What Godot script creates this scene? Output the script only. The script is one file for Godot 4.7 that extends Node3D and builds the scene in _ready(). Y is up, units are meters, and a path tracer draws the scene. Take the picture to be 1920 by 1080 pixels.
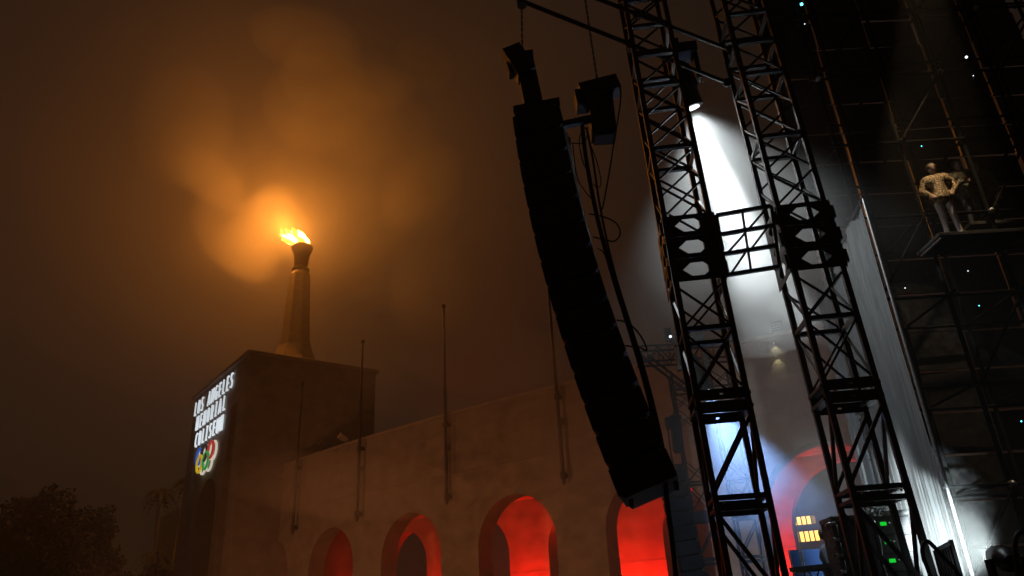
extends Node3D
# Night concert outside an arcaded stadium: flame tower on the left, rigging towers and loudspeakers on the right.

# ---------------------------------------------------------------- camera model (photo pixels, 1920 x 1080)
const FOCAL := 1363.0
const PITCH := 24.1
const ROLL := 3.3
const EYE := Vector3(0, 1.6, 0)
const WHITE_BEAM := 900.0
const BLUE_BEAM := 230.0
const DRAPE_LAMP := 300.0
const PEOPLE_LAMP := 60.0
var cam_right: Vector3
var cam_up: Vector3
var cam_forward: Vector3
var used := {}
var M := {}
var cube: BoxMesh
var pipe: CylinderMesh
var ball: SphereMesh
var rng := RandomNumberGenerator.new()

# a pixel is a direction; the distance is given by the forward distance of the thing
func P(px: float, py: float, z: float) -> Vector3:
	var d := cam_forward + cam_right * ((px - 960.0) / FOCAL) + cam_up * ((540.0 - py) / FOCAL)
	return EYE + d * (z / -d.z)

# ---------------------------------------------------------------- names, metas
func numbered(called: String) -> String:
	var n: int = used.get(called, 0)
	used[called] = n + 1
	return called if n == 0 else "%s_%03d" % [called, n]

func tag(o: Node, label: String, category: String, group := "", kind := "") -> void:
	o.set_meta("label", label)
	if category: o.set_meta("category", category)
	if group: o.set_meta("group", group)
	if kind: o.set_meta("kind", kind)

func thing(called: String, label: String, category: String, at := Vector3.ZERO, group := "") -> Node3D:
	var o := Node3D.new()
	o.name = numbered(called)
	add_child(o)
	o.position = at
	tag(o, label, category, group)
	return o

func put(called: String, mesh: Mesh, m: Material, parent: Node = null) -> MeshInstance3D:
	var o := MeshInstance3D.new()
	o.mesh = mesh
	o.material_override = m
	if parent == null:
		o.name = numbered(called)
		add_child(o)
	else:
		o.name = called
		parent.add_child(o, true)
	return o

# ---------------------------------------------------------------- shapes
func tool() -> SurfaceTool:
	var st := SurfaceTool.new()
	st.begin(Mesh.PRIMITIVE_TRIANGLES)
	st.set_smooth_group(-1)
	return st

func done(st: SurfaceTool) -> ArrayMesh:
	st.generate_normals()
	return st.commit()

# corners counter-clockwise as seen from outside
func quad(st: SurfaceTool, a: Vector3, b: Vector3, c: Vector3, d: Vector3) -> void:
	for v in [a, c, b, a, d, c]: st.add_vertex(v)

func tri(st: SurfaceTool, a: Vector3, b: Vector3, c: Vector3) -> void:
	for v in [a, c, b]: st.add_vertex(v)

# an upright-or-not block from 8 corners: bottom ring p0..p3 counter-clockwise seen from its top, then top ring
func hexa(st: SurfaceTool, p: Array) -> void:
	quad(st, p[3], p[2], p[1], p[0])
	quad(st, p[4], p[5], p[6], p[7])
	for i in 4:
		var j := (i + 1) % 4
		quad(st, p[i], p[j], p[j + 4], p[i + 4])

func block(st: SurfaceTool, lo: Vector3, hi: Vector3, bevel := 0.0) -> void:
	if bevel <= 0.0:
		hexa(st, [Vector3(lo.x, lo.y, hi.z), Vector3(hi.x, lo.y, hi.z), Vector3(hi.x, lo.y, lo.z), Vector3(lo.x, lo.y, lo.z),
			Vector3(lo.x, hi.y, hi.z), Vector3(hi.x, hi.y, hi.z), Vector3(hi.x, hi.y, lo.z), Vector3(lo.x, hi.y, lo.z)])
		return
	var b := bevel
	var rings := []
	for r in [[lo.y, b], [lo.y + b, 0.0], [hi.y - b, 0.0], [hi.y, b]]:
		var e: float = r[1]
		var y: float = r[0]
		var x0 := lo.x + e
		var x1 := hi.x - e
		var z0 := lo.z + e
		var z1 := hi.z - e
		rings.append([Vector3(x0 + b, y, z1), Vector3(x1 - b, y, z1), Vector3(x1, y, z1 - b), Vector3(x1, y, z0 + b), Vector3(x1 - b, y, z0), Vector3(x0 + b, y, z0), Vector3(x0, y, z0 + b), Vector3(x0, y, z1 - b)])
	for k in 3:
		for i in 8:
			var j := (i + 1) % 8
			quad(st, rings[k][i], rings[k][j], rings[k + 1][j], rings[k + 1][i])
	for i in range(1, 7):
		tri(st, rings[3][0], rings[3][i], rings[3][i + 1])
		tri(st, rings[0][0], rings[0][i + 1], rings[0][i])

func solid(lo: Vector3, hi: Vector3, bevel := 0.0) -> ArrayMesh:
	var st := tool()
	block(st, lo, hi, bevel)
	return done(st)

# a swept round tube; r is a number or one radius for each point
func tube(st: SurfaceTool, pts: Array, r, sides := 8) -> void:
	st.set_smooth_group(0)
	var rings := []
	var n := pts.size()
	var side := Vector3.ZERO
	for i in n:
		var dir: Vector3 = (pts[mini(i + 1, n - 1)] - pts[maxi(i - 1, 0)]).normalized()
		if side == Vector3.ZERO:
			side = dir.cross(Vector3.UP if absf(dir.y) < 0.9 else Vector3.RIGHT).normalized()
		side = (side - dir * side.dot(dir)).normalized()
		var other := dir.cross(side)
		var rad: float = r[i] if r is Array else r
		var ring := []
		for k in sides:
			var a := TAU * k / sides
			ring.append(pts[i] + (side * cos(a) + other * sin(a)) * rad)
		rings.append(ring)
	for i in n - 1:
		for k in sides:
			var j := (k + 1) % sides
			quad(st, rings[i][k], rings[i][j], rings[i + 1][j], rings[i + 1][k])
	st.set_smooth_group(1)
	for k in range(1, sides - 1):
		tri(st, rings[0][0], rings[0][k + 1], rings[0][k])
		tri(st, rings[n - 1][0], rings[n - 1][k], rings[n - 1][k + 1])
	st.set_smooth_group(-1)

func tube_mesh(pts: Array, r, sides := 8) -> ArrayMesh:
	var st := tool()
	tube(st, pts, r, sides)
	return done(st)

func curve(pts: Array, each := 6) -> Array:
	var out := []
	for i in pts.size() - 1:
		var a: Vector3 = pts[maxi(i - 1, 0)]
		var b: Vector3 = pts[i]
		var c: Vector3 = pts[i + 1]
		var d: Vector3 = pts[mini(i + 2, pts.size() - 1)]
		for k in each:
			out.append(b.cubic_interpolate(c, a, d, float(k) / each))
	out.append(pts[-1])
	return out

# profile of (radius, height), n sides; smooth or faceted
func lathe(profile: Array, sides: int, smooth := true, turn := 0.0) -> ArrayMesh:
	var st := tool()
	if smooth: st.set_smooth_group(0)
	for i in profile.size() - 1:
		for k in sides:
			var a := turn + TAU * k / sides
			var b := turn + TAU * (k + 1) / sides
			var p: Vector2 = profile[i]
			var q: Vector2 = profile[i + 1]
			var va := Vector3(cos(a) * p.x, p.y, -sin(a) * p.x)
			var vb := Vector3(cos(b) * p.x, p.y, -sin(b) * p.x)
			var vc := Vector3(cos(b) * q.x, q.y, -sin(b) * q.x)
			var vd := Vector3(cos(a) * q.x, q.y, -sin(a) * q.x)
			if p.x < 1e-4: tri(st, va, vc, vd)
			elif q.x < 1e-4: tri(st, va, vb, vc)
			else: quad(st, va, vb, vc, vd)
	return done(st)

func torus(radius: float, thick: float, around := 32, sides := 10) -> ArrayMesh:
	var st := tool()
	st.set_smooth_group(0)
	var at := func(i: int, k: int) -> Vector3:
		var a := TAU * i / around
		var b := TAU * k / sides
		return Vector3(cos(a) * (radius + thick * cos(b)), sin(a) * (radius + thick * cos(b)), thick * sin(b))
	for i in around:
		for k in sides:
			quad(st, at.call(i, k), at.call(i + 1, k), at.call(i + 1, k + 1), at.call(i, k + 1))
	return done(st)

# a shared cube stretched into a bar from a to b, w wide and h deep
func bar(parent: Node, called: String, a: Vector3, b: Vector3, w: float, h: float, m: Material, up := Vector3.ZERO) -> MeshInstance3D:
	var o := put(called, cube, m, parent)
	var y := (b - a)
	var u := up if up != Vector3.ZERO else (Vector3.BACK if absf(y.normalized().z) < 0.9 else Vector3.RIGHT)
	var x := y.cross(u).normalized()
	var z := x.cross(y).normalized()
	o.transform = Transform3D(Basis(x * w, y, z * h), (a + b) / 2.0)
	return o

func rod(parent: Node, called: String, a: Vector3, b: Vector3, r: float, m: Material) -> MeshInstance3D:
	var o := put(called, pipe, m, parent)
	var y := b - a
	var x := y.cross(Vector3.BACK if absf(y.normalized().z) < 0.9 else Vector3.RIGHT).normalized()
	var z := x.cross(y).normalized()
	o.transform = Transform3D(Basis(x * r, y, z * r), (a + b) / 2.0)
	return o

func orb(parent: Node, called: String, at: Vector3, size: Vector3, m: Material) -> MeshInstance3D:
	var o := put(called, ball, m, parent)
	o.transform = Transform3D(Basis.from_scale(size), at)
	return o

# ---------------------------------------------------------------- materials
func noise_texture(seed_: int, frequency: float, low: Color, high: Color, octaves := 5, size := 512, low_at := 0.25, high_at := 0.75) -> NoiseTexture2D:
	var n := FastNoiseLite.new()
	n.noise_type = FastNoiseLite.TYPE_SIMPLEX_SMOOTH
	n.seed = seed_
	n.frequency = frequency
	n.fractal_octaves = octaves
	var g := Gradient.new()
	g.offsets = PackedFloat32Array([low_at, high_at])
	g.colors = PackedColorArray([low, high])
	var t := NoiseTexture2D.new()
	t.width = size
	t.height = size
	t.seamless = true
	t.noise = n
	t.color_ramp = g
	return t

func paint(called: String, linear: Color, rough := 0.6, metal := 0.0, spec := 0.5) -> StandardMaterial3D:
	var m := StandardMaterial3D.new()
	m.resource_name = called
	m.albedo_color = linear.linear_to_srgb()
	m.roughness = rough
	m.metallic = metal
	m.metallic_specular = spec
	M[called] = m
	return m

func worn(called: String, low: Color, high: Color, scale: float, rough: float, metal := 0.0, bump := 0.0, seed_ := 1) -> StandardMaterial3D:
	var m := paint(called, Color.WHITE, rough, metal)
	m.albedo_texture = noise_texture(seed_, 0.012, low.linear_to_srgb(), high.linear_to_srgb())
	m.uv1_triplanar = true
	m.uv1_world_triplanar = true
	m.uv1_scale = Vector3.ONE * scale
	if bump > 0.0:
		m.heightmap_enabled = true
		m.heightmap_texture = noise_texture(seed_ + 50, 0.03, Color.BLACK, Color.WHITE, 4)
		m.heightmap_scale = bump
	return m

func glow(called: String, color: Color, energy: float) -> StandardMaterial3D:
	var m := paint(called, Color(0.02, 0.02, 0.02), 0.5)
	m.emission_enabled = true
	m.emission = color
	m.emission_energy_multiplier = energy
	return m

func make_materials() -> void:
	cube = BoxMesh.new()
	pipe = CylinderMesh.new()
	pipe.top_radius = 1.0
	pipe.bottom_radius = 1.0
	pipe.height = 1.0
	pipe.radial_segments = 10
	pipe.rings = 0
	ball = SphereMesh.new()
	ball.radius = 1.0
	ball.height = 2.0
	ball.radial_segments = 14
	ball.rings = 8
	worn("concrete", Color(0.23, 0.21, 0.18), Color(0.36, 0.33, 0.285), 0.09, 0.9, 0.0, 1.2, 3)
	worn("pale_concrete", Color(0.30, 0.275, 0.24), Color(0.42, 0.39, 0.34), 0.15, 0.9, 0.0, 0.8, 7)
	worn("paving", Color(0.12, 0.115, 0.11), Color(0.22, 0.21, 0.2), 0.2, 0.8, 0.0, 0.5, 11)
	worn("bronze", Color(0.03, 0.018, 0.01), Color(0.06, 0.035, 0.018), 0.4, 0.55, 0.3, 0.3, 13)
	worn("black_steel", Color(0.010, 0.009, 0.009), Color(0.022, 0.020, 0.020), 1.6, 0.42, 0.0, 0.0, 17)
	worn("black_cabinet", Color(0.008, 0.007, 0.007), Color(0.016, 0.015, 0.015), 2.5, 0.62, 0.0, 0.1, 19)
	worn("matte_black_tube", Color(0.010, 0.010, 0.010), Color(0.02, 0.02, 0.02), 1.6, 0.85, 0.0, 0.0, 18)
	paint("grille", Color(0.012, 0.012, 0.012), 0.5, 0.3)
	paint("rubber", Color(0.010, 0.010, 0.010), 0.5)
	worn("bare_steel", Color(0.25, 0.25, 0.25), Color(0.4, 0.4, 0.41), 3.0, 0.35, 0.8, 0.0, 23)
	worn("grey_steel", Color(0.05, 0.05, 0.05), Color(0.10, 0.10, 0.10), 1.5, 0.5, 0.2, 0.0, 25)
	worn("drape", Color(0.05, 0.05, 0.05), Color(0.08, 0.08, 0.08), 0.5, 0.95, 0.0, 0.3, 29)
	M.matte_black_tube.specular_mode = BaseMaterial3D.SPECULAR_DISABLED
	M.drape.uv1_scale = Vector3(1.6, 0.12, 1.6)
	worn("stage_ply", Color(0.02, 0.02, 0.02), Color(0.05, 0.05, 0.05), 0.6, 0.7, 0.0, 0.1, 31)
	var gold := worn("gold_cloth", Color(0.03, 0.02, 0.01), Color(0.75, 0.52, 0.25), 5.0, 0.38, 0.35, 0.6, 33)
	gold.albedo_texture = noise_texture(33, 0.02, Color(0.03, 0.02, 0.01).linear_to_srgb(), Color(0.75, 0.52, 0.25).linear_to_srgb(), 4, 256, 0.42, 0.62)
	var dark := worn("dark_shiny_cloth", Color(0.01, 0.01, 0.01), Color(0.3, 0.25, 0.15), 5.0, 0.4, 0.3, 0.6, 35)
	dark.albedo_texture = noise_texture(35, 0.02, Color(0.01, 0.01, 0.008).linear_to_srgb(), Color(0.35, 0.3, 0.16).linear_to_srgb(), 4, 256, 0.5, 0.66)
	worn("work_cloth", Color(0.10, 0.12, 0.17), Color(0.17, 0.19, 0.25), 4.0, 0.85, 0.0, 0.6, 36)
	worn("bark", Color(0.05, 0.04, 0.03), Color(0.12, 0.1, 0.08), 0.8, 0.9, 0.0, 2.0, 37)
	worn("leaf", Color(0.012, 0.02, 0.008), Color(0.03, 0.045, 0.016), 0.3, 0.6, 0.0, 0.0, 41)
	worn("palm_leaf", Color(0.04, 0.055, 0.02), Color(0.08, 0.095, 0.04), 0.5, 0.6, 0.0, 0.0, 43)
	worn("far_building", Color(0.10, 0.10, 0.12), Color(0.16, 0.16, 0.19), 0.1, 0.85, 0.0, 0.3, 47)
	worn("panel_black", Color(0.010, 0.010, 0.011), Color(0.03, 0.028, 0.028), 0.7, 0.35, 0.0, 0.0, 53)
	glow("sign_light", Color(0.93, 0.97, 1.0), 1.05)
	glow("halo_light", Color(1.0, 0.96, 0.88), 0.7)
	glow("flame", Color(1.0, 0.72, 0.33), 30.0)
	glow("flame_tip", Color(1.0, 0.55, 0.14), 12.0)
	glow("window_light", Color(1.0, 0.76, 0.36), 2.6)
	glow("dim_window_light", Color(1.0, 0.75, 0.4), 0.35)
	glow("lens_white", Color(0.9, 0.96, 1.0), 8.0)
	glow("lens_blue", Color(0.8, 0.88, 1.0), 20.0)
	glow("lens_red", Color(1.0, 0.05, 0.02), 6.0)
	glow("display_green", Color(0.05, 0.85, 0.2), 0.9)
	glow("pilot_light", Color(0.9, 0.95, 1.0), 2.5)
	glow("cyan_pilot_light", Color(0.35, 0.9, 1.0), 6.0)
	for c in [["ring_blue", Color(0.03, 0.11, 0.5)], ["ring_black", Color(0.02, 0.02, 0.02)], ["ring_red", Color(0.5, 0.04, 0.03)], ["ring_yellow", Color(0.75, 0.5, 0.02)], ["ring_green", Color(0.04, 0.35, 0.08)]]:
		var m := paint(c[0], c[1], 0.4)
		m.emission_enabled = true
		m.emission = Color(c[1]).linear_to_srgb()
		m.emission_energy_multiplier = 0.7

# ---------------------------------------------------------------- light, sky, air
func make_camera_and_light() -> void:
	var th := deg_to_rad(PITCH)
	var ro := deg_to_rad(ROLL)
	cam_forward = Vector3(0, sin(th), -cos(th))
	var up := Vector3(0, cos(th), sin(th))
	cam_up = up * cos(ro) + Vector3.RIGHT * sin(ro)
	cam_right = Vector3.RIGHT * cos(ro) - up * sin(ro)
	var c := Camera3D.new()
	c.name = "camera"
	c.fov = rad_to_deg(2.0 * atan(540.0 / FOCAL))
	c.near = 0.1
	c.far = 1500.0
	add_child(c)
	c.transform = Transform3D(Basis(cam_right, cam_up, -cam_forward), EYE)
	c.current = true
	var e := Environment.new()
	e.tonemap_mode = Environment.TONE_MAPPER_LINEAR
	e.tonemap_exposure = 1.0
	e.background_mode = Environment.BG_SKY
	var s := ProceduralSkyMaterial.new()
	s.sky_top_color = Color(0.010, 0.008, 0.0065).linear_to_srgb()
	s.sky_horizon_color = Color(0.028, 0.0195, 0.0145).linear_to_srgb()
	s.ground_bottom_color = Color(0.006, 0.005, 0.004).linear_to_srgb()
	s.ground_horizon_color = Color(0.012, 0.009, 0.007).linear_to_srgb()
	s.sky_curve = 0.2
	e.sky = Sky.new()
	e.sky.sky_material = s
	e.background_energy_multiplier = 1.0
	e.sdfgi_enabled = true
	e.ssao_enabled = true
	e.ssil_enabled = true
	e.fog_enabled = true
	e.fog_density = 0.003
	e.fog_light_color = Color(0.96, 0.95, 0.93)
	e.volumetric_fog_enabled = true
	e.volumetric_fog_density = 0.0
	var w := WorldEnvironment.new()
	w.name = "environment"
	w.environment = e
	add_child(w)

func smoke(called: String, label: String, at: Vector3, size: Vector3, density: float, turn := Vector3.ZERO) -> void:
	var f := FogVolume.new()
	f.name = numbered(called)
	f.shape = RenderingServer.FOG_VOLUME_SHAPE_ELLIPSOID
	f.size = size
	var m := FogMaterial.new()
	m.resource_name = called
	m.density = density
	m.albedo = Color(0.97, 0.96, 0.95)
	f.material = m
	f.position = at
	f.rotation_degrees = turn
	add_child(f)
	tag(f, label, "smoke", "", "stuff")

func spot(called: String, at: Vector3, to: Vector3, color: Color, energy: float, angle: float, size := 0.1, soft := 0.3, parent: Node = self) -> void:
	var l := SpotLight3D.new()
	l.name = called
	parent.add_child(l, true)
	l.light_color = color
	l.light_energy = energy
	l.spot_angle = angle
	l.spot_angle_attenuation = soft
	l.spot_range = 150.0
	l.spot_attenuation = 2.0
	l.light_size = size
	l.shadow_enabled = true
	var up := Vector3.UP if absf((to - at).normalized().y) < 0.95 else Vector3.RIGHT
	l.global_transform = Transform3D(Basis.looking_at(to - at, up), at)

func omni(called: String, at: Vector3, color: Color, energy: float, size := 0.3, parent: Node = self) -> void:
	var l := OmniLight3D.new()
	l.name = called
	parent.add_child(l, true)
	l.light_color = color
	l.light_energy = energy
	l.omni_range = 200.0
	l.omni_attenuation = 2.0
	l.light_size = size
	l.shadow_enabled = true
	l.global_position = at

# ---------------------------------------------------------------- the curved arcade
const PITCH_M := 11.46
const BEND := 0.00504
func W(s: float, v: float, d: float) -> Vector3:
	var a0 := deg_to_rad(-60.5)
	var a := a0 + BEND * s
	var x := 18.43 + (cos(a0) - cos(a)) / BEND
	var z := -45.28 - (sin(a) - sin(a0)) / BEND
	return Vector3(x + cos(a) * d, v, z + sin(a) * d)

func cblock(st: SurfaceTool, s0: float, s1: float, v0: float, v1: float, d0: float, d1: float, n := 2) -> void:
	for i in n:
		var a := lerpf(s0, s1, float(i) / n)
		var b := lerpf(s0, s1, float(i + 1) / n)
		quad(st, W(b, v0, d0), W(a, v0, d0), W(a, v1, d0), W(b, v1, d0))
		quad(st, W(a, v0, d1), W(b, v0, d1), W(b, v1, d1), W(a, v1, d1))
		quad(st, W(b, v1, d0), W(a, v1, d0), W(a, v1, d1), W(b, v1, d1))
		quad(st, W(b, v0, d1), W(a, v0, d1), W(a, v0, d0), W(b, v0, d0))
	quad(st, W(s0, v0, d0), W(s0, v0, d1), W(s0, v1, d1), W(s0, v1, d0))
	quad(st, W(s1, v0, d1), W(s1, v0, d0), W(s1, v1, d0), W(s1, v1, d1))

func arch_panel(sc: float, hw: float, spring: float, v0: float, v1: float, d0: float, d1: float) -> ArrayMesh:
	var st := tool()
	var h := PITCH_M / 2.0
	var n := 28
	for side in [-1.0, 1.0]:
		var a: float = sc + side * hw
		var b: float = sc + side * h
		var s0 := minf(a, b)
		var s1 := maxf(a, b)
		quad(st, W(s1, v0, d0), W(s0, v0, d0), W(s0, v1, d0), W(s1, v1, d0))
		quad(st, W(s0, v0, d1), W(s1, v0, d1), W(s1, v1, d1), W(s0, v1, d1))
		quad(st, W(s1, v0, d1), W(s0, v0, d1), W(s0, v0, d0), W(s1, v0, d0))
		if side > 0: quad(st, W(a, v0, d0), W(a, v0, d1), W(a, spring, d1), W(a, spring, d0))
		else: quad(st, W(a, v0, d1), W(a, v0, d0), W(a, spring, d0), W(a, spring, d1))
	for i in n:
		var t0 := PI * i / n
		var t1 := PI * (i + 1) / n
		var a := sc + hw * cos(t0)
		var b := sc + hw * cos(t1)
		var va := spring + hw * sin(t0)
		var vb := spring + hw * sin(t1)
		quad(st, W(a, va, d0), W(b, vb, d0), W(b, v1, d0), W(a, v1, d0))
		quad(st, W(b, vb, d1), W(a, va, d1), W(a, v1, d1), W(b, v1, d1))
		st.set_smooth_group(0)
		quad(st, W(a, va, d0), W(a, va, d1), W(b, vb, d1), W(b, vb, d0))
		st.set_smooth_group(-1)
	quad(st, W(sc + h, v1, d0), W(sc - h, v1, d0), W(sc - h, v1, d1), W(sc + h, v1, d1))
	return done(st)

func make_ground() -> void:
	var st := tool()
	quad(st, Vector3(-450, 0, 150), Vector3(450, 0, 150), Vector3(450, 0, -650), Vector3(-450, 0, -650))
	var g := put("ground", done(st), M.paving)
	g.set_meta("kind", "structure")

func make_arcade() -> void:
	var t := thing("arcade_wall", "long curved concrete wall pierced by tall arches lit red from within", "arcade", Vector3.ZERO)
	var h := PITCH_M / 2.0
	var hw := 3.7
	for k in range(-1, 6):
		var sc := k * PITCH_M
		var fw := 4.3 if k == 0 else hw
		var rw := 4.5 if k == 0 else 3.43
		put("arch_panel", arch_panel(sc, fw, 6.0 if k == 0 else 6.3, 4.94, 12.47, 0.0, 1.7), M.concrete, t)
		put("rear_arch_panel", arch_panel(sc, rw, 5.9 if k == 0 else 6.5, 4.94, 11.0, 9.0, 10.3), M.concrete, t)
		var st := tool()
		cblock(st, sc - h, sc + h, 12.53, 17.5, 0.0, 1.7, 3)
		put("parapet_panel", done(st), M.concrete, t)
		st = tool()
		cblock(st, sc - h, sc + h, 12.47, 12.53, 0.06, 1.64, 3)
		put("joint", done(st), M.concrete, t)
		st = tool()
		cblock(st, sc - h, sc + h, 17.5, 17.72, -0.1, 1.8, 3)
		put("coping", done(st), M.pale_concrete, t)
	for k in range(-2, 6):
		var sp := (k + 0.5) * PITCH_M
		var st := tool()
		var lo := h - (4.3 if k == 0 else hw)
		var up := h - (4.3 if k == -1 else hw)
		cblock(st, sp - lo, sp + up, 0.0, 4.88, 0.0, 1.7, 2)
		put("pier", done(st), M.concrete, t)
		st = tool()
		cblock(st, sp - lo + 0.06, sp + up - 0.06, 4.88, 4.94, 0.06, 1.64, 2)
		put("joint", done(st), M.concrete, t)
		lo = h - (4.5 if k == 0 else 3.43)
		up = h - (4.5 if k == -1 else 3.43)
		st = tool()
		cblock(st, sp - lo, sp + up, 0.0, 4.88, 9.0, 10.3, 2)
		put("rear_pier", done(st), M.concrete, t)
		st = tool()
		cblock(st, sp - lo + 0.06, sp + up - 0.06, 4.88, 4.94, 9.06, 10.24, 2)
		put("joint", done(st), M.concrete, t)
	var st2 := tool()
	cblock(st2, -1.5 * PITCH_M, 5.5 * PITCH_M, 11.0, 11.3, 1.7, 10.3, 20)
	put("ceiling", done(st2), M.concrete, t)
	# red floor lamps in the passage, one before each rear pier
	var where := ["behind the stage drape", "left of the widest arch", "behind the far loudspeaker stack", "under the third flagpole from the gate tower", "under the second flagpole from the gate tower", "under the flagpole beside the gate tower", "against the gate tower wall"]
	for k in range(0, 6):
		var sp := (k + 0.5) * PITCH_M
		var at := W(sp, 0.0, 5.6)
		var u := thing("floor_uplight", "red floor uplight standing in the arcade passage " + where[k + 1], "uplight", at, "red uplights in the arcade passage")
		var to := W(sp, 5.2, 9.0)
		var flat := to - at
		flat.y = 0
		u.rotation.y = atan2(-flat.x, -flat.z)
		put("housing", solid(Vector3(-0.45, 0.0, -0.15), Vector3(0.45, 0.26, 0.2), 0.02), M.black_steel, u)
		put("lens", solid(Vector3(-0.4, 0.262, -0.12), Vector3(0.4, 0.28, 0.12)), M.lens_red, u)
		var power: float = [90.0, 170.0, 230.0, 190.0, 90.0, 40.0, 25.0][k + 1]
		spot("uplight_lamp", at + Vector3(0, 0.42, 0) + flat.normalized() * 0.1, to, Color(1.0, 0.11, 0.05), power * 0.9, 52.0, 0.2, 0.6)

	# warm floodlights on the plaza paving, below the frame, that wash the wall face
	for q in [[46.0, 165.0, "before the pier nearest the gate tower"], [26.0, 165.0, "before the third arch from the gate tower"], [8.0, 90.0, "before the arch beside the far rigging"]]:
		var at := W(q[0], 0.0, -24.0)
		var f := thing("ground_floodlight", "warm paving floodlight aimed at the wall " + q[2], "floodlight", at, "ground floodlights before the arcade")
		var to := W(q[0], 10.0, 0.0)
		var flat := to - at
		flat.y = 0
		f.rotation.y = atan2(-flat.x, -flat.z)
		put("housing", solid(Vector3(-0.3, 0.05, -0.12), Vector3(0.3, 0.45, 0.2), 0.03), M.black_steel, f)
		put("bracket", solid(Vector3(-0.34, 0.0, -0.05), Vector3(0.34, 0.05, 0.05)), M.black_steel, f)
		put("lens", solid(Vector3(-0.26, 0.1, -0.14), Vector3(0.26, 0.4, -0.121)), M.halo_light, f)
		spot("ground_flood_lamp", at + Vector3(0, 0.3, 0) + flat.normalized() * 0.3, to, Color(1.0, 0.60, 0.36), q[1], 55.0, 1.6, 1.0)

# ---------------------------------------------------------------- the tower with the sign
const CORNER := Vector3(-29.6, 0, -76.4)
func house_basis() -> Basis:
	var a := deg_to_rad(-38.5)
	var x := Vector3(-sin(a), 0, cos(a))
	return Basis(x, Vector3.UP, x.cross(Vector3.UP))

# local frame: x runs from the far left corner (-21) to the near corner (0), z = 0 is the sign face, -z into the building
func house_point(along: float, y: float, out := 0.0) -> Vector3:
	return CORNER + house_basis() * Vector3(-along, y, out)

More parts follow.
